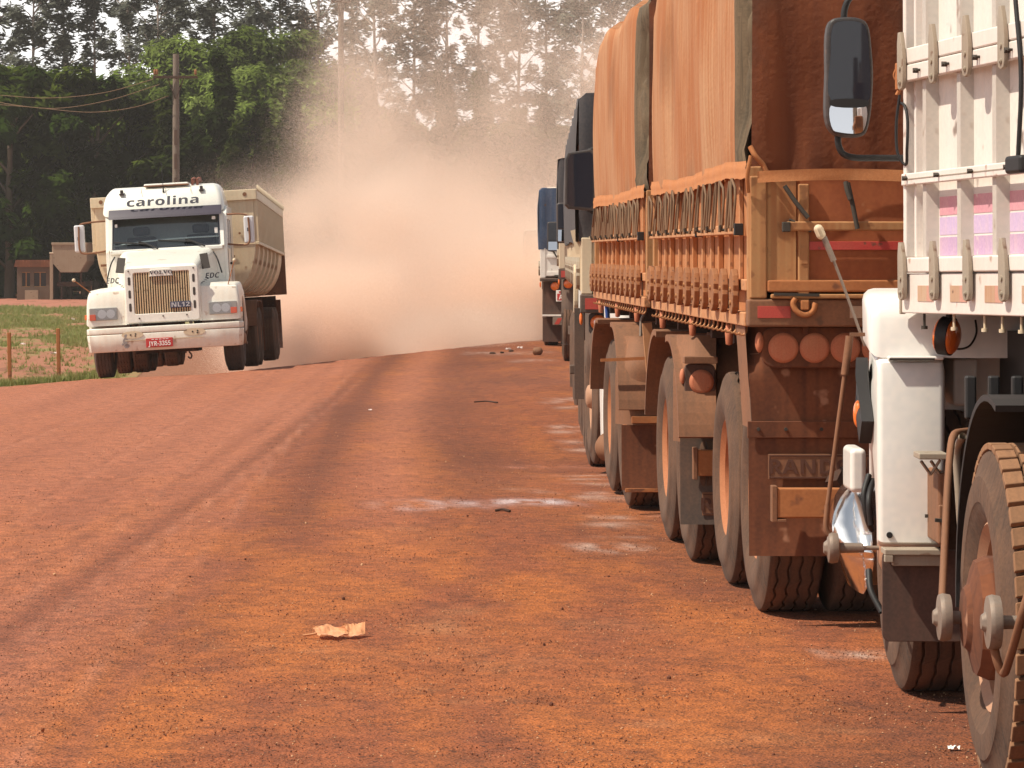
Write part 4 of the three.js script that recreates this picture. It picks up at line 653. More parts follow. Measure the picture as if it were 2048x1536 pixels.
  // mirror on its arm
  {
    const z = -0.2, m2 = (a) => softLoop(a.map(([p, q]) => [X(p, z), Y(q, z)]));
    const mo = part('mirror', prism(m2([[1650, 250], [1648, 150], [1650, 60], [1658, 43], [1680, 38], [1712, 40], [1728, 50], [1738, 110], [1740, 170], [1732, 250], [1722, 272], [1700, 276], [1668, 272]]), 0.11, 'xy', 0.014).translate(0, 0, z), M.plastic, t);
    part('mirror_glass', prism(m2([[1657, 203], [1656, 110], [1658, 64], [1664, 51], [1684, 46], [1710, 48], [1724, 56], [1732, 115], [1734, 165], [1730, 204]]), 0.003).translate(0, 0, z + 0.1102), M.darkGlass, mo);
    const wide = prism(m2([[1657, 212], [1724, 212], [1721, 262], [1712, 269], [1672, 267], [1660, 262]]), 0.003); wide.computeBoundingBox(); const c = wide.boundingBox.getCenter(V3(0, 0, 0));
    part('wide_mirror_glass', wide.translate(-c.x, -c.y, 0).rotateX(-0.1).translate(c.x, c.y, z + 0.116), M.mirror, mo);
    part('mirror_divider', prism(m2([[1655, 213], [1730, 214], [1730, 205], [1655, 204]]), 0.006).translate(0, 0, z + 0.11), M.black, mo);
    part('mirror_arm', [tube([P(1676, 272, -0.15), P(1678, 292, -0.15), P(1686, 307, -0.15), P(1702, 314, -0.15), P(1760, 316, -0.2), P(1830, 316, -0.3)], 0.0125, 8, 40), tube([P(1688, 42, -0.15), P(1690, 18, -0.15), P(1700, -4, -0.15), P(1730, -14, -0.2), P(1850, -16, -0.3)], 0.0125, 8, 40)], M.black, t);
  }
  // ---- the cargo body, standing at a slight angle to the tractor
  const body = grp('cargo_body', t);
  {
    const world = new THREE.Matrix4().compose(V3(1.913, 0, -11.6), new THREE.Quaternion().setFromEuler(new THREE.Euler(-0.009, 0.13, 0, 'YXZ')), V3(1, 1, 1));
    world.premultiply(t.matrixWorld.clone().invert()).decompose(body.position, body.quaternion, body.scale);
    const L = 6.6, W = 2.5, y = (p) => EYE - (p - VY) / 560;
    part('bottom_board', [rb(-0.014, 0.05, y(626), y(547.5), 0.0, L, 0.005), rb(W - 0.05, W + 0.014, y(626), y(547.5), 0, L, 0.005)], M.whiteRail, body);
    part('bottom_rail', [rb(-0.022, 0.05, y(545.5), y(516), 0.035, L, 0.006), rb(W - 0.05, W + 0.02, y(545.5), y(516), 0.035, L, 0.006)], M.whiteRail, body);
    part('side_panel', [bx(0.046, 0.066, y(516) - 0.002, 3.5, 0.05, L), bx(W - 0.066, W - 0.046, y(516) - 0.002, 3.5, 0.05, L)], M.whiteBoard, body);
    part('front_wall', bx(0.067, W - 0.067, 1.43, 3.5, 0.02, 0.05), M.whiteBoard, body);
    part('floor', bx(0.051, W - 0.051, 1.425, 1.50, 0.052, L), M.chassis, body);
    part('roof_bow', bx(0.05, W - 0.05, 3.501, 3.54, 0.02, L), M.whiteBoard, body);
    part('corner_post', [rb(-0.006, 0.045, y(515), 3.5, 0.0, 0.032, 0.006), rb(0.012, 0.046, y(515), 3.5, 0.075, 0.095, 0.004)], M.whiteRail, body);
    part('corner_plate', rb(-0.02, 0.0, y(628), y(545), -0.006, 0.012, 0.003), M.bracket, body);
    const Z = [0.185, 0.575, 0.95]; for (let z = 1.33; z < L; z += 0.385) Z.push(z);
    for (const z of Z) { part('rib', toCreasedNormals(prism([[0.046, z], [0.008, z + 0.012], [0.004, z + 0.02], [0.004, z + 0.06], [0.046, z + 0.075]].map(([a, b]) => [a, -b]), 3.5 - y(516) - 0.004, 'xy', 0).rotateX(-Math.PI / 2).translate(0, y(516) + 0.002, 0), 0.4), M.ribShadeGrey, body); }
    const stripe = [[398, 434, [0.60, 0.25, 0.33]], [438, 472.5, [0.52, 0.40, 0.66]], [477, 513, [0.46, 0.30, 0.50]]];
    for (const [a, b, c] of stripe) part('painted_stripe', bx(0.0445, 0.0459, y(b), y(a), 0.27, L - 0.1), mat({ map: dirty(c, [0.7, 0.52, 0.44], 0.2, 261 + a, { size: 0.8, streak: 1, chips: 0.05, chip: [0.7, 0.6, 0.55] }), roughness: 0.6 }), body);
    part('painted_stripe', bx(0.0447, 0.0459, y(396), y(386), 0.27, L - 0.1), mat({ c: [0.66, 0.62, 0.60] }), body);
    part('middle_rail', [rb(-0.016, 0.003, y(372), y(348), 0.01, L, 0.005)], M.whiteRail, body);
    part('upper_rail', [rb(-0.022, 0.003, y(131.5), y(100), 0.03, L, 0.006)], M.whiteRail, body); part('upper_rail', [rb(-0.022, 0.003, y(166), y(133), 0.03, L, 0.006)], M.whiteRail, body);
    part('rail_groove', bx(-0.0175, -0.0165, y(361), y(359), 0.03, L - 0.1), M.bracket, body);
    // hinge brackets: a plate with a slanted head and two rivets
    const bz = []; for (let k = 0; k < 15; k++) bz.push(0.075 + k * 0.371);
    const head = [[0.034, -0.08], [0.034, 0.06], [0.024, 0.1], [0.0, 0.1], [-0.022, 0.05], [-0.034, -0.0], [-0.034, -0.08], [-0.024, -0.1], [0, -0.106], [0.024, -0.1]];
    bz.forEach((z, i) => [[541, 1], [123, 0]].forEach(([py]) => {
      const yb = y(py), hb = part('hinge_bracket', toCreasedNormals(prism(head.map(([a, b]) => [-a + z, b + yb]), 0.016, 'zy', 0.003).translate(-0.04, 0, 0), 0.5), M.bracket, body);
      if (i > 6) return;
      void hb; part('rivet', [cyX(0.010, -0.045, -0.036, yb - 0.08, z + 0.005, 10), cyX(0.0095, -0.045, -0.036, yb - 0.03, z + 0.005, 10), cyX(0.005, -0.048, -0.04, yb - 0.08, z + 0.005, 6)], M.bracket, body);
    }));
    // reflective squares between the brackets
    bz.slice(0, 12).forEach((z) => { part('reflector', bx(-0.016, -0.0142, y(602), y(571), z + 0.13, z + 0.235), M.whiteTape, body); part('reflector', bx(-0.0162, -0.0142, y(602), y(571), z + 0.236, z + 0.31), M.pinkTape, body); });
    // small hooks on the rails, rivets on the ribs, bolts hanging below
    for (let k = 0; k < 12; k++) {
      part('hook', [prism([[-0.007, -0.008], [0.008, 0], [-0.007, 0.008]], 0.018).rotateY(-Math.PI / 2).translate(-0.016, y(358), 0.075 + k * 0.371 + 0.01)], M.strap, body);
      part('hook', [prism([[-0.008, -0.009], [0.009, 0], [-0.008, 0.009]], 0.018).rotateY(-Math.PI / 2).translate(-0.022, y(149), 0.24 + k * 0.33), cyX(0.005, -0.038, -0.02, y(149), 0.262 + k * 0.33, 6)], M.strap, body);
      if (k < 8) part('rivet', [[205, 0.17], [285, 0.17]].map(([p, z]) => cyX(0.008, 0.025, 0.05, y(p - 0), z + k * 0.385, 7)), M.rust, body);
      const zb = [0.2, 0.54, 0.87, 1.05, 1.24][k] ?? 1.24 + (k - 4) * 0.22;
      part('hanging_bolt', [cyY(0.005, y(626) - 0.045, y(626) + 0.004, 0.01, zb, 8), cyY(0.012, y(626) - 0.055, y(626) - 0.043, 0.01, zb, 8)], k ? M.cream : M.strap, body);
    }
    part('strap_end', [rb(-0.05, -0.02, y(372), y(340), 1.25, 1.40, 0.012), tube([[-0.03, y(340), 1.33], [-0.03, y(200), 1.36], [-0.03, y(40), 1.30], [-0.02, y(-200), 1.22]], 0.008, 6, 20)], M.black, body);
    part('cable', tube([[-0.02, y(190), 0.01], [-0.03, y(250), 0.0], [-0.025, y(312), 0.01], [-0.005, y(330), 0.03], [-0.012, y(300), 0.07], [-0.01, y(240), 0.07], [-0.012, y(213), 0.045], [-0.016, y(205), 0.0]], 0.0055, 6, 60), M.black, body);
    part('cable_clip', [rb(-0.03, 0.002, y(180), y(125), -0.02, 0.01, 0.006), tube([[-0.02, y(130), 0], [-0.03, y(150), -0.02], [-0.015, y(172), 0.0], [-0.028, y(190), 0.0]], 0.007, 6, 16)], M.rust, body);
  }
}
// ---------------------------------------------------------------- the oncoming white truck with its tipper trailer
function loft(secs, n = 6, crown = 0) { // sections along z: {z, y0, y1, w0, w1, r}
  const ring = ({ y0, y1, w0, w1, r }) => { const o = [[-w0, y0], [-lerp(w0, w1, 0.5), (y0 + y1 - r) / 2]]; for (let i = 0; i <= n; i++) { const a = i / n * Math.PI / 2; o.push([-w1 + r - r * Math.cos(a), y1 - r + r * Math.sin(a)]); } o.push([0, y1 + crown]); return o.concat(o.slice(0, -1).reverse().map(([x, y]) => [-x, y])); };
  const rings = secs.map(ring), m = rings[0].length, pos = [], q = (a) => pos.push(...a);
  for (let k = 0; k + 1 < secs.length; k++) for (let i = 0; i < m; i++) { const j = (i + 1) % m, A = [...rings[k][i], secs[k].z], B = [...rings[k][j], secs[k].z], C = [...rings[k + 1][j], secs[k + 1].z], D = [...rings[k + 1][i], secs[k + 1].z]; q(A); q(D); q(B); q(B); q(D); q(C); }
  for (const [k, s] of [[0, 1], [secs.length - 1, -1]]) for (let i = 1; i + 1 < m; i++) { const A = [...rings[k][0], secs[k].z], B = [...rings[k][i], secs[k].z], C = [...rings[k][i + 1], secs[k].z]; if (s > 0) { q(A); q(C); q(B); } else { q(A); q(B); q(C); } }
  const g = new THREE.BufferGeometry(); g.setAttribute('position', new THREE.BufferAttribute(new Float32Array(pos), 3)); g.computeVertexNormals();
  return flip(toCreasedNormals(g, 0.6));
}
{
  const D0 = 50.8, s = F / D0;
  const t = thing('truck', 'oncoming white bonneted truck pulling a cream tipper trailer and raising the dust', 'truck', [(332 - VX) / s, EYE - (751 - VY) / s, -D0]);
  t.rotation.order = 'YXZ'; t.rotation.set(-0.018, -0.014, 0.056); t.scale.setScalar(0.982);
  const PW = M.truckWhite;
  // bonnet and front panel
  part('bonnet', loft([{ z: -0.14, y0: 0.84, y1: 1.72, w0: 0.61, w1: 0.575, r: 0.07 }, { z: -0.2, y0: 0.84, y1: 1.765, w0: 0.63, w1: 0.59, r: 0.09 }, { z: -0.9, y0: 0.86, y1: 1.92, w0: 0.72, w1: 0.66, r: 0.12 }, { z: -1.6, y0: 0.86, y1: 2.06, w0: 0.88, w1: 0.8, r: 0.15 }], 6, 0.012), PW, t);
  const surround = roundRect(-0.585, 0.585, 0.86, 1.735, 0.05), hole = roundRect(-0.45, 0.45, 1.0, 1.655, 0.03).reverse();
  part('front_panel', prism(surround, 0.05, 'xy', 0.012, [hole]).translate(0, 0, -0.14), PW, t);
  part('grille_back', bx(-0.46, 0.46, 0.99, 1.66, -0.138, -0.132), M.black, t);
  const bars = []; for (let i = 0; i < 23; i++) { const x = -0.432 + i * 0.0393; bars.push(rb(x - 0.0105, x + 0.0105, 1.0, Math.abs(x) < 0.19 ? 1.585 : 1.655, -0.10, -0.128, 0.004, 1)); }
  part('grille', bars, M.grille, t);
  const bd = part('badge', [prism([[-0.2, 1.59], [0.2, 1.59], [0.18, 1.60], [0.175, 1.67], [0.15, 1.70], [-0.15, 1.70], [-0.175, 1.67], [-0.18, 1.60]], 0.03, 'xy', 0.005).translate(0, 0, -0.10)], PW, t);
  part('lettering', text('VOLVO', 0.055, { wide: 1.35, font: 'serif', depth: 0.006 }).translate(0, 1.65, -0.0695), M.ink, bd);
  const b2 = part('model_badge', rb(0.12, 0.45, 1.07, 1.17, -0.078, -0.1, 0.004), mat({ c: [0.06, 0.065, 0.11], roughness: 0.5 }), t);
  part('lettering', text('NL12', 0.07, { wide: 1.3, depth: 0.005 }).translate(0.29, 1.12, -0.0778), mat({ c: [0.5, 0.5, 0.52] }), b2);
  const slot = (x, y) => prism(roundRect(x - 0.02, x + 0.02, y - 0.065, y + 0.065, 0.018), 0.004).translate(0, 0, -0.091);
  for (const sx of [-1, 1]) for (const y of [1.53, 1.32, 1.11]) part('air_slot', slot(sx * 0.515, y), M.grilleDark, t);
  part('bolt', [[-0.52, 1.69], [0.52, 1.69], [-0.38, 0.93], [0.38, 0.95], [0, 0.95]].map(([x, y]) => cyZ(0.013, -0.092, -0.08, x, y, 10)), M.strap, t);
  part('bonnet_seam', [bar([-0.585, 0.842, -0.11], [0.585, 0.842, -0.11], 0.012)], M.strap, t);
  // wings with their arches, lamps and guide sticks
  for (const sx of [-1, 1]) {
    const arch = []; for (let i = 0; i <= 16; i++) { const a = lerp(172, 12, i / 16) * Math.PI / 180; arch.push([-1.2 + 0.63 * Math.cos(a), 0.55 + 0.63 * Math.sin(a)]); }
    const pts = [[-0.16, 0.84], [-0.17, 1.2], [-0.24, 1.36], [-0.4, 1.42], [-1.7, 1.46], [-1.95, 1.3], [-1.98, 0.8], [-1.86, 0.62], ...arch, [-0.55, 0.84]];
    const g = prism(pts, 0.66, 'zy', 0.05), p = g.attributes.position; for (let i = 0; i < p.count; i++) { const y = p.getY(i), x = p.getX(i); p.setX(i, x - (x > 0.3 ? 0.05 * Math.max(0, (y - 0.9) / 0.5) ** 2 : 0)); if (x < 0.2) p.setY(i, y + 0.05 * (0.2 - x) / 0.2 * (y > 1.3 ? 1 : 0)); }
    g.computeVertexNormals(); if (sx < 0) { g.scale(-1, 1, 1); flip(g); }
    part('wing', toCreasedNormals(g.translate(sx * 0.58, 0, 0), 0.7), M.truckDusty, t);
    part('arch_lining', mudguard(sx > 0 ? 0.66 : -1.2, sx > 0 ? 1.2 : -0.66, 0.55, -1.2, 0.645, 0.02, 0.3, 2.9), M.black, t);
    const hl = part('headlight', prism(roundRect(-0.225, 0.225, -0.1, 0.1, 0.02), 0.04, 'xy', 0.006).translate(sx * 0.955, 1.03, -0.175), M.lampShell, t);
    part('lens', [prism(roundRect(-0.135, 0.205, -0.085, 0.085, 0.015), 0.012, 'xy', 0.004).scale(sx > 0 ? -1 : -1, 1, 1).translate(sx * 0.955 - (sx > 0 ? 0.0 : 0) + (sx < 0 ? 0.07 : 0), 1.03, -0.136)].map(flip), M.lampGlass, hl);
    part('reflector', [cyZ(0.07, -0.137, -0.134, sx * 0.92 - 0.06, 1.03, 20), cyZ(0.07, -0.137, -0.134, sx * 0.92 + 0.08, 1.03, 20)], M.lampBowl, hl);
    part('indicator', prism(roundRect(-0.05, 0.05, -0.05, 0.045, 0.01), 0.02, 'xy', 0.005).translate(sx * 1.13, 0.985, -0.14), M.lampRedOrange, hl);
    part('side_indicator', rb(sx * 1.245 - 0.02, sx * 1.245 + 0.02, 0.95, 1.03, -0.25, -0.2, 0.008), M.lampOrange, t);
    const bxp = sx > 0 ? [0.86, 1.28] : [-1.13, 1.3], tip = sx > 0 ? [1.17, 1.78] : [-1.42, 1.60];
    part('guide_stick', [tube([[bxp[0] + (sx > 0 ? 0.17 : 0), bxp[1] + 0.06, -0.32], [tip[0], tip[1], -0.32]], 0.0085, 6, 3), tube([[bxp[0] + (sx > 0 ? 0.17 : 0), bxp[1], -0.32], [lerp(bxp[0] + (sx > 0 ? 0.17 : 0), tip[0], 0.2), lerp(bxp[1], tip[1], 0.2), -0.32]], 0.018, 6, 3)], M.rust, t);
    part('stick_tip', new THREE.SphereGeometry(0.03, 12, 10).translate(tip[0], tip[1], -0.32), M.cream, t);
    part('bonnet_vent', [bar([sx * 0.66, 1.92, -0.62], [sx * 0.70, 1.68, -0.55], 0.13, 0.02)].map((g2) => g2), M.grilleDark, t);
    part('bonnet_latch', [tube([[sx * 0.8, 1.95, -0.95], [sx * 0.86, 1.84, -0.9], [sx * 0.93, 1.6, -0.85]], 0.013, 6, 10)], M.black, t);
    part('lettering', text('EDC', 0.085, { wide: 1.1, slant: 0.25, depth: 0.004 }).rotateY(sx * 0.45).translate(sx * 0.80, 1.56, -0.42 - (sx > 0 ? 0 : 0)), M.ink, t);
    part('step_line', [0, 1, 2, 3].map((k) => bx(sx * (0.6 + k * 0.035), sx * (0.64 + k * 0.035), 1.44 + k * 0.022, 1.452 + k * 0.022, -0.36 - k * 0.015, -0.35 - k * 0.015)), M.ink, t);
  }
  // bumper
  {
    const plan = []; const N = 28, f = (x) => -0.02 - 0.10 * (x / 1.25) ** 4 - 0.03 * (x / 1.25) ** 2; for (let i = 0; i <= N; i++) { const x = lerp(-1.2, 1.2, i / N); plan.push([x, -f(x)]); } plan.push([1.245, 0.22], [1.255, 0.34], [1.25, 0.62], [1.1, 0.62], [1.1, 0.3], [-1.1, 0.3], [-1.1, 0.62], [-1.25, 0.62], [-1.255, 0.34], [-1.245, 0.22]);
    const up = (y0, y1, k = 1) => { const g = prism(plan.map(([x, z]) => [x * k, z]), y1 - y0, 'xy', 0.014).rotateX(-Math.PI / 2); g.scale(1, 1, 1); return g.translate(0, y0, 0); };
    const low = up(0.415, 0.695); const lp = low.attributes.position; for (let i = 0; i < lp.count; i++) { const y = lp.getY(i), k = Math.max(0, (0.6 - y) / 0.2); lp.setZ(i, lp.getZ(i) - 0.05 * k * k); lp.setX(i, lp.getX(i) * (1 - 0.025 * k * k)); } low.computeVertexNormals();
    const bp = part('bumper', [toCreasedNormals(low, 0.6), toCreasedNormals(up(0.702, 0.80), 0.6)], M.truckDusty, t);
    const q = (g) => { const p = g.attributes.position; for (let i = 0; i < p.count; i++) p.setZ(i, p.getZ(i) + f(p.getX(i))); g.computeVertexNormals(); return g; };
    part('bumper_crease', [q(new THREE.BoxGeometry(1.25, 0.012, 0.012, 20, 1, 1).translate(0, 0.585, 0.002))], M.cream, bp);
    for (const x of [-0.5, 0.49]) { const fr = part('fog_recess', q(new THREE.CylinderGeometry(0.175, 0.16, 0.006, 36).rotateX(Math.PI / 2).scale(1, 0.33, 1).translate(x, 0.675, 0.004)), M.cream, bp); part('bolt', [[-0.03, 0.0], [0.05, 0.012], [0.045, -0.02]].map(([a, b]) => cyZ(0.014, f(x) + 0.005, f(x) + 0.012, x + a, 0.675 + b, 8)), M.strap, bp); }
    part('scuff', [[-0.6, 0.66, 0.035, 0.03], [-0.62, 0.58, 0.04, 0.05], [-0.6, 0.50, 0.045, 0.035], [-0.66, 0.53, 0.02, 0.02]].map(([x, y, w, h]) => new THREE.CircleGeometry(1, 9).scale(w, h, 1).translate(x, y, f(x) + 0.003 - 0.05 * Math.max(0, (0.6 - y) / 0.2) ** 2 + 0.004)), mat({ c: [0.28, 0.25, 0.24] }), bp);
    const np = part('number_plate', rb(-0.29, 0.14, 0.46, 0.605, 0.012, -0.01, 0.008), M.plateRed, t); part('lettering', text('JYR-3355', 0.072, { wide: 0.86, depth: 0.004 }).translate(-0.075, 0.52, 0.0122), M.letterWhite, np); part('lettering', [-0.2, -0.14, -0.08, -0.02, 0.03].map((x) => bx(x, x + 0.04, 0.58, 0.59, 0.0122, 0.015)), M.letterWhite, np);
    part('bonnet_catch', [cyZ(0.03, -0.07, -0.04, -0.36, 0.822, 10), cyZ(0.03, -0.07, -0.04, 0.44, 0.822, 10)], M.strap, t);
  }
  part('front_axle', [cyX(0.07, -0.9, 0.9, 0.5, -1.2, 12), bx(-0.5, 0.5, 0.36, 0.62, -0.5, -1.5), tube([[0.38, 0.36, -0.1], [0.42, 0.3, -0.1], [0.4, 0.25, -0.1], [0.36, 0.28, -0.1]], 0.015, 6, 12)], M.chassis, t);
  // cab
  const side = [[-1.58, 0.95], [-1.6, 2.03], [-1.82, 2.6], [-2.0, 2.72], [-3.4, 2.72], [-3.4, 0.95]], win = [[-1.72, 2.02], [-1.93, 2.5], [-2.55, 2.5], [-2.55, 2.02]].reverse();
  for (const sx of [-1, 1]) {
    part('cab_side', prism(side, 0.06, 'zy', 0.01, [win]).translate(sx > 0 ? 0.94 : -1.0, 0, 0), PW, t);
    part('pillar', bar([sx * 0.915, 2.05, -1.575], [sx * 0.905, 2.62, -1.80], 0.075, 0.07), PW, t);
    part('side_window', prism([[-1.73, 2.03], [-1.93, 2.49], [-2.54, 2.49], [-2.54, 2.03]], 0.006, 'zy').translate(sx * 0.97, 0, 0), M.glass, t);
    part('door_handle', rb(sx * 1.0, sx * 1.03, 1.75, 1.79, -2.35, -2.2, 0.01), M.strap, t);
    part('door_seam', [bar([sx * 1.002, 1.0, -1.68], [sx * 1.002, 2.0, -1.68], 0.008), bar([sx * 1.002, 1.0, -2.62], [sx * 1.002, 2.5, -2.62], 0.008)], M.strap, t);
  }
  part('cab_back', [bx(-0.94, 0.94, 0.95, 2.72, -3.395, -3.34), bx(-0.94, 0.94, 0.95, 1.02, -1.65, -3.34)], PW, t);
  part('scuttle', [bx(-0.94, 0.94, 0.95, 2.03, -1.66, -1.60), rb(-0.93, 0.93, 2.0, 2.07, -1.5, -1.62, 0.02)], PW, t);
  {
    const ws = [[-0.885, 2.075, -1.585], [0.885, 2.075, -1.585], [0.865, 2.60, -1.79], [-0.865, 2.60, -1.79]];
    const pane = (k, dz) => sheet(10, 8, (u, v) => { const x = lerp(lerp(ws[0][0], ws[1][0], u), lerp(ws[3][0], ws[2][0], u), v) * k; return [x, lerp(2.075, 2.60, v), lerp(-1.585, -1.79, v) + 0.03 * (1 - (2 * u - 1) ** 2) + dz]; });
    part('windscreen', pane(1, 0.02), M.glass, t);
    const edge = [[-0.885, 2.075], [0.885, 2.075], [0.87, 2.6], [-0.87, 2.6], [-0.885, 2.075]].map(([x, y]) => [x, y, lerp(-1.585, -1.79, (y - 2.075) / 0.525) + 0.03 * (1 - Math.abs(x)) + 0.02]);
    part('windscreen_seal', tube(edge, 0.017, 6, 60, false), M.ink, t);
    for (const [a, b, c, y] of [[-0.35, -0.62, -0.88, 0.1], [0.42, 0.15, -0.15, 0.11]]) part('wiper', [tube([[a + 0.22, 2.06, -1.46], [a - 0.02, 2.17, -1.53], [a - 0.1, 2.19, -1.54]], 0.014, 5, 8), tube([[a + 0.04, 2.15, -1.52], [c + 0.02, 2.2, -1.56]], 0.013, 5, 4)], M.black, t);
    part('sticker', [bx(0.80, 0.85, 2.27, 2.36, -1.637, -1.632), bx(-0.84, -0.80, 2.45, 2.50, -1.71, -1.705), bx(0.76, 0.82, 2.5, 2.55, -1.72, -1.715)], M.letterWhite, t);
    part('dashboard', [rb(-0.92, 0.92, 1.9, 2.1, -1.68, -2.1, 0.04), tube([[0.62, 2.1, -2.15], [0.58, 2.16, -2.2]], 0.02, 6, 3)], M.plastic, t);
    part('windscreen_band', tube([[-0.86, 2.145, -1.72], [-0.4, 2.19, -1.70], [0.1, 2.215, -1.69], [0.86, 2.22, -1.70]], 0.014, 6, 24), M.truckWhite, t);  // white band low behind the windscreen
    part('steering_wheel', new THREE.TorusGeometry(0.23, 0.018, 8, 28).rotateX(-1.0).translate(0.5, 2.14, -2.2), M.black, t);
    for (const x of [-0.5, 0.5]) part('seat', [rb(x - 0.25, x + 0.25, 1.75, 2.3, -2.75, -2.9, 0.05), rb(x - 0.14, x + 0.14, 2.32, 2.47, -2.75, -2.86, 0.04), rb(x - 0.25, x + 0.25, 1.62, 1.76, -2.35, -2.9, 0.05)], M.plastic, t);
  }
  {
    const g = prism([[-1.72, 2.63], [-1.74, 2.72], [-1.83, 2.92], [-1.98, 3.05], [-2.3, 3.12], [-3.42, 3.16], [-3.42, 2.63]], 2.06, 'zy', 0.09).translate(-1.03, 0, 0), p = g.attributes.position;
    for (let i = 0; i < p.count; i++) { const y = p.getY(i), x = p.getX(i), k = Math.max(0, y - 2.7); p.setX(i, x * (0.975 - 0.30 * k * k * 2.2) - 0.04); p.setZ(i, p.getZ(i) - 0.10 * (x / 1.0) ** 4 * smooth(-2.4, -1.7, p.getZ(i))); }
    g.computeVertexNormals(); part('roof_cap', toCreasedNormals(mergeVertices(g.deleteAttribute('uv') && g, 1e-4), 0.9), PW, t);
    part('sun_visor', toCreasedNormals(prism([[-1.58, 2.575], [-1.60, 2.615], [-1.735, 2.735], [-1.76, 2.70], [-1.63, 2.585]], 1.86, 'zy', 0.008).translate(-0.93, 0, 0), 0.4), M.visor, t);
    const tx = text('carolina', 0.15, { wide: 1.5, depth: 0.006, round: 5, slant: 0.04 }); part('lettering', tx.rotateX(-0.42).translate(-0.03, 2.845, -1.705), M.ink, t);
    const hatch = part('roof_hatch', rb(-0.36, 0.38, 3.11, 3.155, -2.1, -2.9, 0.03), PW, t); part('hatch_edge', rb(-0.365, 0.385, 3.105, 3.125, -2.08, -2.12, 0.005), M.guardDust, hatch);
    for (const x of [0.44, 0.525]) part('horn', [latheX([[0.001, 0.02], [0.02, 0.02], [0.022, -0.25], [0.03, -0.3], [0.052, -0.36], [0.05, -0.362], [0.03, -0.31]], 20).rotateY(Math.PI / 2).rotateY(Math.PI).translate(x, 3.2, -2.3), bx(x - 0.02, x + 0.02, 3.1, 3.19, -2.25, -2.2)], M.hornRust, t);
    for (const x of [-0.72, 0.6]) part('roof_lamp', [rb(x - 0.025, x + 0.025, 3.0, 3.07, -1.93, -2.0, 0.01), rb(x - 0.04, x + 0.04, 2.985, 3.01, -1.9, -2.02, 0.006)], M.plastic, t);
    part('antenna', [tube([[-0.03, 3.02, -1.97], [-0.045, 3.5, -2.02]], 0.006, 5, 3), cyY(0.018, 3.0, 3.07, -0.03, -1.97, 10, 0.01)], M.black, t);
    part('roof_line', [-0.4, 0, 0.42].map((x) => bar([x, 2.985, -1.905], [x, 3.085, -2.1], 0.006)), M.cream, t);
  }
  // door mirrors
  for (const [sx, cx, cy] of [[-1, -1.44, 2.30], [1, 1.36, 2.30]]) {
    const mo = part('mirror', rb(cx - 0.085, cx + 0.085, cy - 0.225, cy + 0.225, -1.75, -1.86, 0.03, 3), M.mirrorShell, t);
    part('mirror_glass', rb(cx - 0.07, cx + 0.07, cy - 0.19, cy + 0.19, -1.861, -1.864, 0.001, 1), M.mirror, mo); part('hinge', [rb(cx - 0.03, cx + 0.0, cy - 0.03, cy + 0.03, -1.735, -1.75, 0.004)], M.ink, mo);
    part('mirror_arm', [tube([[sx * 0.98, cy + 0.27, -1.85], [sx * 1.25, cy + 0.26, -1.8], [cx + sx * -0.02, cy + 0.23, -1.8], [cx, cy + 0.19, -1.8]], 0.016, 7, 20), tube([[sx * 0.98, cy - 0.22, -1.8], [sx * 1.25, cy - 0.25, -1.75], [cx + sx * -0.03, cy - 0.24, -1.73], [cx, cy - 0.19, -1.73], [cx, cy + 0.2, -1.73]], 0.016, 7, 24)], M.guardDust, t);
  }
  // chassis, tank, wheels
  part('chassis_rail', [bx(-0.48, -0.38, 0.62, 0.92, -1.6, -7.6), bx(0.38, 0.48, 0.62, 0.92, -1.6, -7.6)], M.chassis, t);
  part('fuel_tank', [toCreasedNormals(new THREE.CylinderGeometry(0.3, 0.3, 1.1, 28).rotateX(Math.PI / 2).translate(0.87, 0.75, -3.1), 0.5), tube([[1.16, 0.95, -2.5], [1.2, 0.8, -2.5], [1.17, 0.55, -2.5], [1.1, 0.45, -2.5]], 0.022, 7, 16)], M.guardDust, t);
  part('step', [bx(0.75, 1.2, 0.42, 0.46, -2.2, -2.55), bx(-1.2, -0.75, 0.42, 0.46, -2.2, -2.55), bx(-1.18, -0.7, 0.5, 1.0, -2.3, -3.6)], M.guardDust, t);
  const fw = wheel(t, -1.19, TR, -1.2, { geo: TYREF, W: 0.27, dual: false, tyre: M.rubber, rim: M.rimBright, deep: 0.03, out: -0.06 }); copyWheel(fw, t, 1.055, TR, -1.2, true);
  const rw = wheel(t, -1.24, TR, -5.2, {}); copyWheel(rw, t, 1.11, TR, -5.2, true);
  for (const z of [-6.5, -12.2, -13.45]) { copyWheel(rw, t, -1.11, TR, z); copyWheel(rw, t, 1.11, TR, z, true); }
  part('axle', [-5.2, -6.5, -12.2, -13.45].map((z) => cyX(0.08, -0.9, 0.9, TR, z, 12)), M.chassis, t);
  for (const sx of [-1, 1]) {
    part('mudguard', [mudguard(sx > 0 ? 0.66 : -1.27, sx > 0 ? 1.27 : -0.66, TR, -5.2, 0.64, 0.025, 0.3, 2.2), mudguard(sx > 0 ? 0.66 : -1.27, sx > 0 ? 1.27 : -0.66, TR, -6.5, 0.64, 0.025, 1.3, 2.9)], M.guardDust, t);
    part('mud_flap', [bx(sx * 0.66, sx * 1.27, 0.25, 1.15, -7.2, -7.22)], M.flapDust, t); part('mud_flap', [bx(sx * 0.66, sx * 1.3, 0.22, 1.2, -14.2, -14.23)], M.flapDust, t);
  }
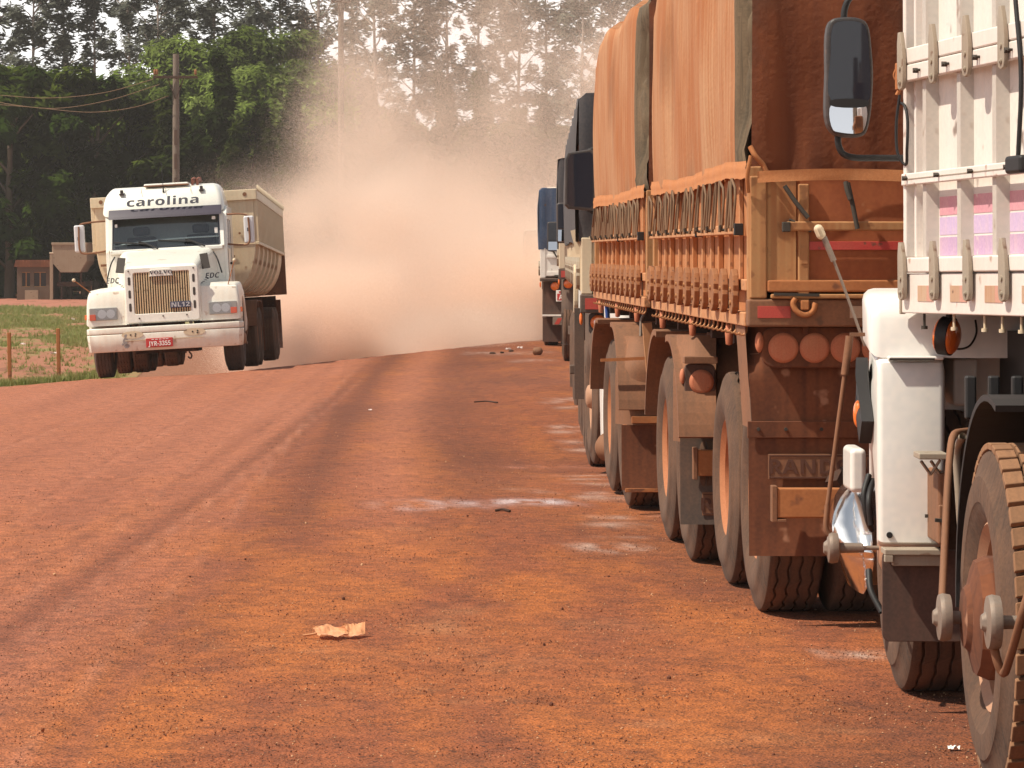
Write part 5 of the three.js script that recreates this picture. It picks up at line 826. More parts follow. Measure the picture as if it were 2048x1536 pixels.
  // tipper trailer: rounded trough with upright ribs
  {
    const U = [[1.36, 3.02], [1.36, 2.15]]; for (let i = 1; i <= 14; i++) { const a = i / 15 * Math.PI / 2; U.push([1.36 - 0.5 * (1 - Math.cos(a)) - 0.0, 2.15 - 0.85 * Math.sin(a)]); } U.push([0.84, 1.29]);
    const prof = U.concat(U.slice().reverse().map(([x, y]) => [-x, y]));
    const zf = -3.75, zb = -14.6;
    part('trough', toCreasedNormals(prism(prof, zf - zb, 'xy', 0.01).translate(0, 0, zb), 0.35), M.trailerCream, t);
    part('top_rail', [rb(-1.42, 1.42, 2.86, 3.04, zf - 0.03, zf + 0.05, 0.01), rb(1.361, 1.43, 2.87, 3.04, zf - 0.031, zb, 0.008), rb(-1.43, -1.361, 2.87, 3.04, zf - 0.031, zb, 0.008)], M.trailerCream, t);
    part('rail_lamp', [cyZ(0.035, zf + 0.05, zf + 0.056, -1.24, 2.96, 14), cyZ(0.035, zf + 0.05, zf + 0.056, 1.22, 2.96, 14)], M.guardDust, t);
    for (let i = 0; i <= 22; i++) for (const sx of [-1, 1]) { const z = lerp(zf - 0.05, zb + 0.05, i / 22); part('rib', rb(sx * 1.361, sx * 1.425, 2.15, 2.869, z + 0.035, z - 0.035, 0.008, 1), M.trailerCream, t); if (sx > 0) part('hook', new THREE.TorusGeometry(0.055, 0.014, 6, 12, Math.PI * 1.2).rotateY(Math.PI / 2).translate(1.44, 3.05, z - 0.1), M.cream, t); }
    part('side_seam', [rb(1.361, 1.43, 2.09, 2.145, zf, zb, 0.008), rb(-1.43, -1.361, 2.09, 2.145, zf, zb, 0.008), rb(-1.36, 1.36, 2.10, 2.12, zf + 0.001, zf + 0.012, 0.003)], M.trailerCream, t);
    part('side_bow', [-4.0, -5.6, -7.2, -8.8, -10.4, -12].map((z) => { const g = prism(U.slice(1).map(([x, y]) => [x + 0.05, y]).concat(U.slice(1).reverse().map(([x, y]) => [x - 0.001, y + 0.001])), 0.06).translate(0, 0, z); return g; }), M.trailerCream, t);
    part('handle', [rb(0.9, 1.0, 1.9, 1.93, zf + 0.012, zf + 0.03, 0.004), rb(-1.3, -1.2, 1.86, 1.9, zf + 0.012, zf + 0.04, 0.004), cyZ(0.02, zf + 0.012, zf + 0.03, 1.1, 2.3, 8)], M.guardDust, t);
    part('trailer_frame', [bx(-0.5, -0.4, 0.95, 1.29, -4.6, -14.5), bx(0.4, 0.5, 0.95, 1.29, -4.6, -14.5), bx(-1.2, 1.2, 1.0, 1.28, -14.2, -14.4), bx(-1.0, 1.0, 0.9, 1.28, -5.3, -6.3)], M.chassis, t);
    part('side_lamp', new THREE.SphereGeometry(0.07, 12, 10).translate(-1.2, 1.42, -3.9), M.lampDusty, t);
    part('rear_wall', bx(-1.42, 1.42, 1.3, 3.0, zb - 0.06, zb - 0.001), M.guardDust, t);
  }
}
// ---------------------------------------------------------------- the trucks farther along the queue
function queueTruck({ label, x, D, yaw, len, y0, tarp, tarpRear, topM, top, hem, boardM, beam, lamp, lampR = 0.062, flapM, band, plate, bumper, flapY, post = 0.09, mirrorA, mirrorX = -0.25, mirrorY = 2.25, plateText, extra, lampX = 0.14, wheelA = [0.55, 1.8, 4.2, 5.45, 9.5, 10.75, 14.2], apron }) {
  const t = thing('truck', label, 'truck', [x, y0, -D]); t.rotation.y = -yaw; const W = 2.6;
  cover(t, { a0: 0, a1: len, w: W, hem, top, m: tarp, rearM: tarpRear ?? tarp, seed: Math.round(D), foldLen: 0, round: 0.05, peak: 0.03, frontDrop: 0.04, topM });
  part('side_panel', [bx(0.03, 0.06, beam[0], hem + 0.03, -0.03, -len), bx(W - 0.06, W - 0.03, beam[0], hem + 0.03, -0.03, -len)], boardM, t);
  part('tailgate', bx(0.061, W - 0.061, beam[0] + 0.03, hem + 0.03, -0.012, -0.05), boardM, t);
  part('corner_post', rb(0, post, beam[0] + 0.002, hem + 0.02, 0.004, -0.08, 0.01), boardM, t);
  part('tailgate_rail', [rb(post + 0.02, W - post, beam[0] + 0.04, beam[0] + 0.11, 0.012, -0.01, 0.006), rb(post + 0.02, W - post, hem - 0.16, hem - 0.11, 0.02, -0.01, 0.006)], boardM, t);
  for (let i = 0; i < Math.min(16, Math.round(len / 0.8)); i++) part('rib', rb(-0.005, 0.03, beam[0] + 0.02, hem, -0.4 - i * 0.8, -0.48 - i * 0.8, 0.006, 1), boardM, t);
  part('hinge_plate', Array.from({ length: Math.round(len / 1.6) }, (_, i) => prism(platePts(0.3, 0.26), 0.03, 'zy', 0.004).translate(-0.036, beam[0] + 0.17, -0.6 - i * 1.6)), M.bracket, t);
  part('strap', [tube([[0.2, hem, 0.015], [0.34, hem - 0.2, 0.03], [0.5, hem - 0.28, 0.03]], 0.014, 5, 8), tube([[0.62, hem, 0.015], [0.56, hem - 0.27, 0.03]], 0.012, 5, 6)], M.strap, t);
  part('rear_beam', rb(-0.01, W + 0.01, beam[1], beam[0], 0.03, -0.1, 0.012), M.flapGrey, t);
  part('reflector', rb(0.03, 0.33, beam[1] + 0.03, beam[0] - 0.03, 0.0305, 0.036, 0.001, 1), M.redTape, t);
  part('reflector', rb(W - 0.33, W - 0.03, beam[1] + 0.03, beam[0] - 0.03, 0.0305, 0.036, 0.001, 1), M.redTape, t);
  const lb = part('lamp_bracket', prism(roundRect(lampX - 0.08, lampX + 0.5, lamp - 0.09, beam[1] - 0.001, 0.03), 0.03, 'xy', 0.005).translate(0, 0, -0.1), M.plastic, t);
  const ld = (lx, m) => part('tail_lamp', new THREE.LatheGeometry([[0.001, 0.03], [lampR * 0.75, 0.026], [lampR * 0.95, 0.016], [lampR, 0], [lampR + 0.004, -0.01]].map((q) => new THREE.Vector2(...q)), 28).rotateX(Math.PI / 2).translate(lx, lamp, -0.062), m, lb);
  ld(lampX, M.lampOrange); ld(lampX + 0.24, M.lampRed); ld(lampX + 0.48, M.lampRed);
  part('marker_lamp', new THREE.SphereGeometry(0.04, 12, 8).scale(0.4, 1.3, 0.6).translate(0.0, lamp + 0.03, -0.1), M.lampOrange, t);
  part('apron', [sheet(10, 10, (u, v) => [lerp(0.035, 0.75, u), lerp(band ?? flapY[1], beam[1], v), -0.15 - 0.2 * Math.exp(-u * 20) * v]), bx(W - 0.75, W - 0.04, band ?? flapY[1], beam[1], -0.15, -0.16)], flapM, t);
  if (band) part('apron_band', rb(0.03, 0.75, band - 0.03, band + 0.03, -0.138, -0.146, 0.003, 1), flapM, t);
  const f = part('mud_flap', [sheet(6, 8, (u, v) => [lerp(0.04, 0.74, u), lerp(flapY[0], flapY[1], v), -0.155 + 0.015 * (1 - v)]), bx(W - 0.74, W - 0.04, flapY[0], flapY[1], -0.15, -0.158)], flapM, t);
  if (plate) { part('nameplate', rb(plate[0], plate[0] + 0.42, plate[1] - 0.05, plate[1] + 0.05, -0.128, -0.133, 0.002, 1), M.guardDust, f); part('lettering', text('RANDON', 0.06, { wide: 1.2, depth: 0.003 }).translate(plate[0] + 0.21, plate[1], -0.1282), M.letterBrown, f); }
  if (bumper) {
    const [b0, b1, bx0] = bumper, bm = part('bumper_beam', rb(bx0, W - bx0, b0, b1, 0.02, -0.05, 0.006), M.steel, t), n = 8, h = b1 - b0 - 0.03;
    for (let i = 0; i < n; i++) part('chevron', prism([[bx0 + 0.03 + i * 0.14, b0 + 0.015], [bx0 + 0.11 + i * 0.14, b0 + 0.015], [bx0 + 0.11 + i * 0.14 + 0.06, b0 + 0.015 + h], [bx0 + 0.03 + i * 0.14 + 0.06, b0 + 0.015 + h]], 0.003).translate(0, 0, 0.0202), i % 2 ? M.whiteTape : M.redTape, bm);
  }
  const w0 = wheel(t, 0.06, TR, -wheelA[0]); wheelA.slice(1).forEach((a) => copyWheel(w0, t, 0.19, TR, -a)); wheelA.forEach((a) => copyWheel(w0, t, W - 0.19, TR, -a, true));
  part('axle', wheelA.map((a) => cyX(0.075, 0.3, W - 0.3, TR, -a, 10)), M.chassis, t);
  part('chassis_rail', [bx(0.85, 0.95, 0.85, beam[0] - 0.01, -0.2, -len), bx(W - 0.95, W - 0.85, 0.85, beam[0] - 0.01, -0.2, -len)], M.chassis, t);
  part('mudguard', [0].map(() => mudguard(0.02, 0.7, TR, -wheelA[0] - 0.6, 0.95, 0.03, 0.9, 2.6)), flapM, t);
  part('cab', [rb(0.1, W - 0.1, 1.0, 2.7, -len - 0.5, -len - 2.2, 0.1, 3), rb(0.12, W - 0.12, 0.4, 0.95, -len - 1.0, -len - 2.3, 0.06)], M.white, t);
  if (mirrorA) {
    const mo = part('mirror', rb(mirrorX, mirrorX + 0.24, mirrorY - 0.26, mirrorY + 0.26, -mirrorA, -mirrorA - 0.1, 0.04, 3), M.plastic, t);
    part('mirror_glass', rb(mirrorX + 0.02, mirrorX + 0.22, mirrorY - 0.07, mirrorY + 0.24, -mirrorA + 0.004, -mirrorA - 0.002, 0.001, 1), M.darkGlass, mo);
    part('wide_mirror_glass', rb(mirrorX + 0.02, mirrorX + 0.22, mirrorY - 0.24, mirrorY - 0.09, -mirrorA + 0.004, -mirrorA - 0.002, 0.001, 1).translate(0, -mirrorY, mirrorA).rotateX(-0.16).translate(0, mirrorY, -mirrorA + 0.02), M.mirror, mo);
    part('mirror_arm', [bar([mirrorX + 0.2, mirrorY + 0.2, -mirrorA - 0.05], [0.25, mirrorY + 0.2, -mirrorA - 0.15], 0.02), bar([mirrorX + 0.2, mirrorY - 0.2, -mirrorA - 0.05], [0.25, mirrorY - 0.2, -mirrorA - 0.15], 0.02)], M.black, t);
  }
  if (extra) extra(t, W);
  return t;
}
queueTruck({ label: 'cream bodied truck under a tall dark slate cover just ahead of the orange truck', x: 1.71, D: 26.3, yaw: 0.052, len: 13.5, y0: groundY(1.8, 26.9), tarp: TARP.slate, topM: TARP.pale, top: 3.05, hem: 1.86, boardM: M.cream, beam: [1.42, 1.27], lamp: 1.19, flapM: M.flapGrey, band: 0.81, plate: [0.1, 0.64], bumper: [0.47, 0.6, 0.06], flapY: [0.27, 0.8], mirrorA: 15.2, mirrorX: -0.12, mirrorY: 2.15,
  extra: (t) => { part('spare_bracket', [prism(roundRect(-0.16, 0.16, 1.25, 1.66, 0.1), 0.04, 'zy', 0.008).translate(-0.05, 0, -1.2), bar([0.0, 1.75, -0.9], [-0.05, 1.95, -0.9], 0.05)], M.cream, t); part('guard_stay', [bx(-0.05, 0.03, 0.55, 1.3, -0.5, -0.6), rb(-0.07, 0.02, 0.68, 0.76, -2.6, -2.7, 0.01)], M.flapGrey, t); } });
queueTruck({ label: 'dusty truck with a charcoal cover, between the blue covered truck and the dark slate one', x: 2.88, D: 49.5, yaw: 0.06, len: 6.2, y0: groundY(2.8, 50), tarp: TARP.slate, topM: TARP.pale, top: 3.1, hem: 1.92, boardM: M.cream, beam: [1.42, 1.26], lamp: 1.19, lampR: 0.068, flapM: M.flapGrey, band: 0.72, plate: [0.15, 0.6], bumper: [0.42, 0.55, 0.14], flapY: [0.26, 0.7], mirrorA: 7.0, mirrorX: -0.22, mirrorY: 1.95, wheelA: [0.6, 1.85, 6.8] });
queueTruck({ label: 'farthest queued truck with a bright blue cover and white tailgate, beside the dust', x: 3.04, D: 58, yaw: 0.056, len: 9, y0: groundY(3.1, 58.5), tarp: TARP.blue, topM: TARP.pale, top: 2.82, hem: 1.74, boardM: M.whiteBoard, beam: [1.22, 1.16], lamp: 1.07, lampR: 0.075, flapM: M.flapDark, plate: null, bumper: [0.38, 0.52, 0.22], flapY: [0.08, 0.5], lampX: 0.26, wheelA: [0.7, 1.95, 9.4],
  extra: (t, W) => {
    part('tail_panel', bx(0.05, W - 0.05, 0.54, 1.155, -0.115, -0.13), M.flapDark, t);
    const pl = part('number_plate', rb(0.28, 0.72, 0.80, 1.0, 0.0, -0.012, 0.006), M.letterWhite, t); part('plate_face', rb(0.30, 0.70, 0.82, 0.94, 0.0005, 0.004, 0.001, 1), M.plateRed, pl); part('lettering', text('AJH', 0.085, { wide: 0.95, depth: 0.004 }).translate(0.42, 0.88, 0.0042), M.letterWhite, pl); part('lettering', [0, 1, 2, 3].map((k) => bx(0.33 + k * 0.09, 0.39 + k * 0.09, 0.955, 0.985, 0.0005, 0.004)), M.plateRed, pl);
    part('plate_arm', bx(0.45, 0.55, 0.98, 1.1, -0.02, -0.11), M.chassis, t);
    part('tail_strip', rb(0.03, W - 0.03, 0.535, 0.565, 0.0, -0.11, 0.004), M.whiteRail, t);
    part('tailgate_latch', [rb(0.42, 0.78, 1.54, 1.60, 0.03, 0.012, 0.006), bar([0.25, 1.26, 0.02], [0.7, 1.24, 0.02], 0.03), cyY(0.02, 1.2, 1.5, 0.55, 0.03, 8)], M.strap, t);
  } });
// one more, all but swallowed by the dust
queueTruck({ label: 'pale covered truck almost lost in the dust, ahead of the blue covered truck', x: 3.62, D: 76, yaw: 0.05, len: 9, y0: groundY(3.6, 77), tarp: TARP.pale, top: 2.75, hem: 1.75, boardM: M.whiteBoard, beam: [1.3, 1.15], lamp: 1.06, flapM: M.flapGrey, plate: null, bumper: [0.38, 0.52, 0.2], flapY: [0.15, 0.6], wheelA: [0.7, 1.95, 9.4] });
// ---------------------------------------------------------------- trees
const leafM = (rough = 0.75) => phys({ roughness: rough, vertexColors: true, transmission: 0.52, side: THREE.DoubleSide });
const LEAF = leafM(), LEAFPALE = phys({ roughness: 0.95, vertexColors: true, transmission: 0.62, side: THREE.DoubleSide }), BARK = mat({ map: dirty([0.10, 0.075, 0.055], [0.16, 0.11, 0.08], 0.3, 301, { size: 1.2, streak: 1 }), roughness: 0.95 }), BARKPALE = mat({ map: dirty([0.36, 0.31, 0.28], [0.24, 0.17, 0.13], 0.35, 303, { size: 1.4, streak: 1 }), roughness: 0.9 });
// leaves: [x, y, z, radius, squash, count, colour] blobs filled with leaf sprays
function leaves(blobs, size, R, { droop = 0, jitter = 0.25, long = 1.5 } = {}) {
  let n = 0; for (const b of blobs) n += b[5]; const P = new Float32Array(n * 18), C = new Float32Array(n * 18), N = new Float32Array(n * 18); let o = 0; const nn = V3(0, 0, 0), e1 = V3(0, 0, 0), e2 = V3(0, 0, 0);
  for (const [x, y, z, r, sq, cnt, col] of blobs) {
    const bl = 0.8 + R() * 0.45;
    for (let i = 0; i < cnt; i++) {
      const th = R() * 6.2832, c = R() * 2 - 1, s = Math.sqrt(1 - c * c), rr = r * (0.62 + 0.45 * Math.pow(R(), 0.6)), dx = s * Math.cos(th), dy = c, dz = s * Math.sin(th);
      const px = x + dx * rr, py = y + dy * rr * sq - droop * rr * R(), pz = z + dz * rr;
      nn.set(dx - 0.3 + (R() - 0.5) * 1.3, dy * 0.7 + 0.7 + (R() - 0.5) * 1.1, dz + (R() - 0.5) * 1.4).normalize();
      e1.set(R() - 0.5, R() - 0.5 - droop, R() - 0.5).cross(nn).normalize(); e2.crossVectors(nn, e1);
      const a = size * (0.55 + R() * 0.8), L = a * long, W = a * 0.5;
      const v = [[-L * e1.x - 0, -L * e1.y, -L * e1.z], [W * e2.x, W * e2.y, W * e2.z], [L * e1.x, L * e1.y, L * e1.z], [-W * e2.x, -W * e2.y, -W * e2.z]];
      const k = bl * (1 - jitter / 2 + R() * jitter), cc = [col[0] * k, col[1] * k, col[2] * k];
      for (const q of [0, 1, 2, 0, 2, 3]) { P[o] = px + v[q][0]; P[o + 1] = py + v[q][1]; P[o + 2] = pz + v[q][2]; C[o] = cc[0]; C[o + 1] = cc[1]; C[o + 2] = cc[2]; N[o] = nn.x; N[o + 1] = nn.y; N[o + 2] = nn.z; o += 3; }
    }
  }
  const g = new THREE.BufferGeometry(); g.setAttribute('position', new THREE.BufferAttribute(P, 3)); g.setAttribute('normal', new THREE.BufferAttribute(N, 3)); g.setAttribute('color', new THREE.BufferAttribute(C, 3)); return g;
}
function limb(pts, r0, r1, n = 7) { // tapered
  const c = new THREE.CatmullRomCurve3(pts.map((p) => V3(...p))), seg = pts.length * 4, g = new THREE.TubeGeometry(c, seg, 1, n), p = g.attributes.position;
  for (let i = 0; i <= seg; i++) { const q = c.getPointAt(i / seg), r = lerp(r0, r1, i / seg); for (let j = 0; j <= n; j++) { const k = i * (n + 1) + j; p.setXYZ(k, q.x + (p.getX(k) - q.x) * r, q.y + (p.getY(k) - q.y) * r, q.z + (p.getZ(k) - q.z) * r); } }
  g.computeVertexNormals(); return g;
}
function treeProto(kind, seed) {
  const R = rng(seed), blobs = [], wood = [], rd = (a, b) => lerp(a, b, R());
  if (kind === 'broad') { // dense dark tree leafy to the ground, 12.5 m high, 9 m wide
    wood.push(limb([[0, -0.3, 0], [0.2, 2, 0.1], [0.1, 5, 0], [0.3, 9, 0.2]], 0.32, 0.1));
    for (let i = 0; i < 62; i++) {
      const h = Math.pow(R(), 0.8), y = lerp(1.1, 11.6, h), w = 4.3 * Math.pow(Math.sin(Math.PI * (0.16 + 0.80 * h)), 0.7), a = R() * 6.28, q = w * Math.sqrt(rd(0.25, 1)), r = rd(0.8, 1.65) * (1 - 0.3 * h);
      const hue = R(), col = mixc([0.085, 0.155, 0.024], [0.30, 0.40, 0.07], hue * hue * hue);
      blobs.push([q * Math.cos(a), y, q * Math.sin(a), r, 0.72, Math.round(290 * r), col]);
      if (i % 5 === 0) wood.push(limb([[0.1, Math.max(1, y - 2.2), 0], [q * 0.5 * Math.cos(a), y - 0.9, q * 0.5 * Math.sin(a)], [q * 0.9 * Math.cos(a), y, q * 0.9 * Math.sin(a)]], 0.1, 0.03, 5));
    }
    return { g: leaves(blobs, 0.2, R, { droop: 0.25 }), w: wood };
  }
  if (kind === 'spire') { // tree with pointed, feathery leaders
    wood.push(limb([[0, -0.3, 0], [0.1, 4, 0], [0, 8, 0.1], [0.2, 12.4, 0]], 0.26, 0.04));
    for (const [lx, lz, top, wd] of [[0, 0, 13.4, 1.0], [-2.6, 0.8, 11.0, 0.9], [2.4, -0.5, 10.6, 0.9], [1.0, 1.8, 9.4, 0.8], [-1.2, -1.6, 9.8, 0.8]]) {
      if (lx) wood.push(limb([[0, 2, 0], [lx * 0.6, top * 0.5, lz * 0.6], [lx * 1.05, top - 0.3, lz]], 0.12, 0.03, 5));
      for (let i = 0; i < 15; i++) { const h = i / 14, y = lerp(1.3, top - 0.2, h), q = (1.5 * (1 - h) + 0.1) * wd, a = R() * 6.28, r = lerp(1.5, 0.42, h) * rd(0.8, 1.15) * wd; blobs.push([lx * lerp(0.6, 1.05, h) + q * Math.cos(a), y, lz + q * Math.sin(a), r, 0.9, Math.round(190 * r + 25), mixc([0.075, 0.13, 0.026], [0.18, 0.23, 0.05], R())]); }
    }
    return { g: leaves(blobs, 0.25, R, { droop: 0.5, long: 1.8 }), w: wood };
  }
  if (kind === 'bright') { // pale green rounded tree
    wood.push(limb([[0, -0.3, 0], [0.2, 4, 0.1], [0, 8, 0]], 0.3, 0.1));
    for (let i = 0; i < 56; i++) { const h = Math.pow(R(), 0.7), y = lerp(3, 15.2, h), w = 5.0 * Math.sqrt(Math.max(0.02, 1 - Math.pow((y - 8) / 7.6, 2))), a = R() * 6.28, q = w * Math.sqrt(rd(0.3, 1)), r = rd(0.8, 1.5); blobs.push([q * Math.cos(a), y, q * Math.sin(a), r, 0.75, Math.round(260 * r), mixc([0.36, 0.52, 0.10], [0.52, 0.68, 0.20], R())]); if (i % 6 === 0) wood.push(limb([[0.1, Math.max(2, y - 3), 0], [q * 0.6 * Math.cos(a), y - 1, q * 0.6 * Math.sin(a)], [q * Math.cos(a), y, q * Math.sin(a)]], 0.11, 0.03, 5)); }
    return { g: leaves(blobs, 0.165, R, { droop: 0.2, jitter: 0.5 }), w: wood };
  }
  // eucalyptus: bare pale trunk, thin open crown in loose tufts
  const H = 30, lean = rd(-1, 1); wood.push(limb([[0, -0.5, 0], [lean * 0.3, H * 0.35, 0.1], [lean * 0.8, H * 0.7, 0.2], [lean, H, 0]], 0.24, 0.04));
  const nB = 35;
  for (let i = 0; i < nB; i++) {
    const h = lerp(0.27, 1.0, Math.pow(i / (nB - 1), 0.9)), y = H * h, a = R() * 6.28, reach = rd(0.9, 3.3) * (1.2 - 0.5 * h), ex = lean * h + reach * Math.cos(a), ez = reach * Math.sin(a), ey = y + rd(0.8, 2.6);
    wood.push(limb([[lean * h * 0.95, y, 0.1], [lean * h + reach * 0.45 * Math.cos(a), y + rd(0.4, 1.0), reach * 0.45 * Math.sin(a)], [ex, ey, ez]], 0.07, 0.018, 5));
    const k = 3 + Math.floor(R() * 4); for (let j = 0; j < k; j++) { const r = rd(0.3, 0.85); blobs.push([ex + rd(-1.3, 1.3), ey + rd(-1.3, 0.8), ez + rd(-1.3, 1.3), r, 0.8, Math.round(70 * r), mixc([0.30, 0.33, 0.28], [0.42, 0.44, 0.38], R())]); }  // leaf colour lightened to grey: distance haze is put into the crown colour
  }
  return { g: leaves(blobs, 0.17, R, { droop: 0.9, long: 2.0 }), w: wood };
}
const protos = {}; for (const [k, n] of [['broad', 3], ['spire', 2], ['bright', 2], ['gum', 4]]) protos[k] = Array.from({ length: n }, (_, i) => { const p = treeProto(k, 400 + i * 13 + k.length * 101); return { g: p.g, w: merge(p.w) }; });
for (const k in protos) for (const p of protos[k]) boxUV(p.w);
const TREES = { broad: ['leafy_tree', 'tree'], spire: ['pointed_tree', 'tree'], bright: ['pale_green_tree', 'tree'], gum: ['eucalyptus_tree', 'tree'] };
function tree(kind, v, x, D, sc, turn, label, group, sy = 1) {
  const p = protos[kind][v % protos[kind].length], [name] = TREES[kind], t = thing(name, label, 'tree', [x, groundY(x, D), -D], group); t.rotation.y = turn; t.scale.set(sc, sc * sy, sc);
  const tr = new THREE.Mesh(p.w, kind === 'gum' ? BARKPALE : BARK), cr = new THREE.Mesh(p.g, kind === 'bright' || kind === 'gum' ? LEAFPALE : LEAF); tr.name = 'trunk'; cr.name = 'crown'; for (const m of [tr, cr]) { m.castShadow = m.receiveShadow = true; t.add(m); }
}
const ORD = 'first second third fourth fifth sixth seventh eighth ninth tenth eleventh twelfth thirteenth fourteenth fifteenth sixteenth seventeenth eighteenth nineteenth twentieth twenty-first twenty-second twenty-third twenty-fourth twenty-fifth twenty-sixth twenty-seventh twenty-eighth'.split(' '), seen = new Map();
const tx = (px, D) => (px - VX) * D / F;
const hedge = 'dark leafy trees massed along the far edge of the field', gums = 'row of tall thin eucalyptus trees against the sky', haze = 'trees fading into the dust', pale = 'pale green trees behind the dark ones';
// [kind, variant, px, depth, scale, group, label]
[['broad', 0, -95, 196, 1.13, hedge], ['broad', 1, 20, 190, 1.15, hedge], ['broad', 2, 105, 199, 1.17, hedge], ['broad', 0, 185, 192, 1.13, hedge], ['broad', 1, 265, 203, 1.01, hedge], ['spire', 0, 352, 194, 0.94, hedge], ['spire', 1, 435, 190, 1.07, hedge], ['broad', 2, 500, 205, 0.91, hedge], ['broad', 2, 60, 207, 1.08, hedge], ['broad', 1, 320, 210, 0.94, hedge], ['broad', 0, 410, 211, 0.92, hedge],
  ['bright', 1, 300, 214, 0.88, pale], ['bright', 0, 385, 215, 0.93, pale], ['bright', 1, 490, 213, 0.95, pale], ['bright', 0, 585, 214, 0.92, pale], ['bright', 1, 655, 213, 0.8, pale], ['bright', 0, 520, 208, 0.80, pale], ['bright', 1, 610, 207, 0.74, pale],
  ['bright', 0, 345, 226, 1.13, pale], ['bright', 1, 450, 232, 1.15, pale], ['bright', 0, 545, 228, 1.19, pale], ['bright', 1, 620, 224, 1.01, pale], ['bright', 1, 690, 230, 0.84, pale],
  ['spire', 1, 585, 196, 0.96, haze], ['broad', 1, 655, 200, 0.89, haze], ['spire', 0, 735, 198, 0.99, haze], ['broad', 0, 805, 203, 0.94, haze], ['spire', 1, 880, 197, 1.01, haze], ['spire', 0, 960, 202, 1.04, haze], ['broad', 2, 1010, 200, 0.91, haze], ['spire', 1, 1085, 205, 0.94, haze], ['broad', 1, 1150, 203, 0.89, haze], ['broad', 0, 1240, 204, 0.94, haze]]
  .map((q, i) => [...q, i]).sort((p, q) => p[2] - q[2]).forEach(([k, v, px, D, s, group, i]) => {
    const key = group + (k === 'spire'), c = seen.get(key) ?? 0; seen.set(key, c + 1);
    tree(k, v, tx(px, D), D, s, i * 2.1, group === hedge ? (k === 'spire' ? `${ORD[c]} from the left of the pointed feathery dark trees beside the pole` : `${ORD[c]} dense dark green tree from the left edge, beyond the weedy field`) : group === pale ? `${ORD[c]} from the left of the light yellowish green trees behind the dark row` : k === 'spire' ? `${ORD[c]} from the left of the pointed trees dimmed by the dust` : `${ORD[c]} from the left of the rounded trees dimmed by the dust`, group + (k === 'spire' ? ', pointed ones' : ''));
  });
{ const R = rng(77); for (let px = -70, i = 0; px < 1310; px += 52 + R() * 26, i++) { const D = 250 + R() * 34; tree('gum', i, tx(px, D), D, 0.86 + R() * 0.22, R() * 6.28, `${ORD[i]} tall slender eucalyptus from the left edge along the skyline`, gums); } }
// undergrowth closing the foot of the tree line
{
  const R = rng(88), bl = []; for (let px = -120; px < 1250; px += 13) { const D = 205 + R() * 8, r = 0.8 + R() * 1.1; bl.push([tx(px, D), -0.9 + r * 0.7 + R() * 1.6, -D, r, 0.8, Math.round(120 * r), mixc([0.028, 0.045, 0.016], [0.055, 0.075, 0.022], R())]); }
  const o = new THREE.Mesh(leaves(bl, 0.28, R, { droop: 0.2 }), LEAF); o.name = 'undergrowth'; o.castShadow = o.receiveShadow = true; o.userData = { kind: 'stuff', label: 'dark undergrowth along the foot of the tree line', category: 'bushes' }; scene.add(o);
}
// ---------------------------------------------------------------- poles and wires
function pole(px, D, topPx, armPx, armHalf, label, r, below) {
  const x = tx(px, D), y0 = groundY(x, D), S = D / F, yt = EYE - (topPx - VY) * S, ya = EYE - (armPx - VY) * S, t = thing('utility_pole', label, 'utility pole', [x, y0, -D]), a = armHalf * S;
  const wood = mat({ map: dirty([0.19, 0.155, 0.13], [0.15, 0.10, 0.075], 0.35, 311, { size: 1.5, streak: 1 }), roughness: 0.95 });
  part('pole', [cyY(r, -0.5, yt - y0, 0, 0, 14, r * 0.72)], wood, t); part('slot', Array.from({ length: 7 }, (_, i) => bx(-r * 0.35, r * 0.35, 1 + i * 1.1, 1.7 + i * 1.1, r * 0.80, r * 1.02)), M.flapDark, t);
  part('cross_arm', rb(-a, a, ya - y0 - 0.06, ya - y0 + 0.06, r, r + 0.12, 0.01), M.chassis, t); part('arm_brace', [bar([-a * 0.35, ya - y0 - 0.06, r + 0.02], [-0.02, ya - y0 - 1.0, r], 0.04), bar([a * 0.35, ya - y0 - 0.06, r + 0.02], [0.02, ya - y0 - 1.0, r], 0.04)], M.chassis, t);
  for (const k of [-0.95, -0.85, 0.9]) part('insulator', new THREE.LatheGeometry([[0.001, 0.3], [0.05, 0.28], [0.07, 0.2], [0.04, 0.16], [0.08, 0.1], [0.03, 0.05], [0.02, 0]].map((q) => new THREE.Vector2(...q)), 12).translate(k * a, ya - y0 + 0.07, r + 0.06), M.brownPlate, t);
  return [x, ya];
}
const [pX, pA] = pole(352, 150, 108, 155, 44, 'weathered wooden pole with one cross arm standing behind the oncoming truck', 0.2);
pole(682, 172, -40, 4, 20, 'tall wooden pole rising out of the trees to the top of the picture', 0.2);
[[[308, 158], [210, 185], [100, 196], [-10, 190]], [[318, 168], [215, 200], [110, 216], [20, 208], [-40, 195]], [[335, 190], [270, 212], [180, 223], [60, 213], [-40, 205]]].forEach((w, i) => {
  const D = 149; tag(part('power_line', tube(w.map(([px, py], k) => [tx(px, D + k * 2), EYE - (py - VY) * (D + k * 2) / F, -D - k * 2 - i * 0.4]), 0.016, 5, 40), M.cord), ['uppermost of the three slack wires left of the pole', 'middle one of the three slack wires left of the pole', 'lowest of the three slack wires left of the pole'][i], 'wire');
});
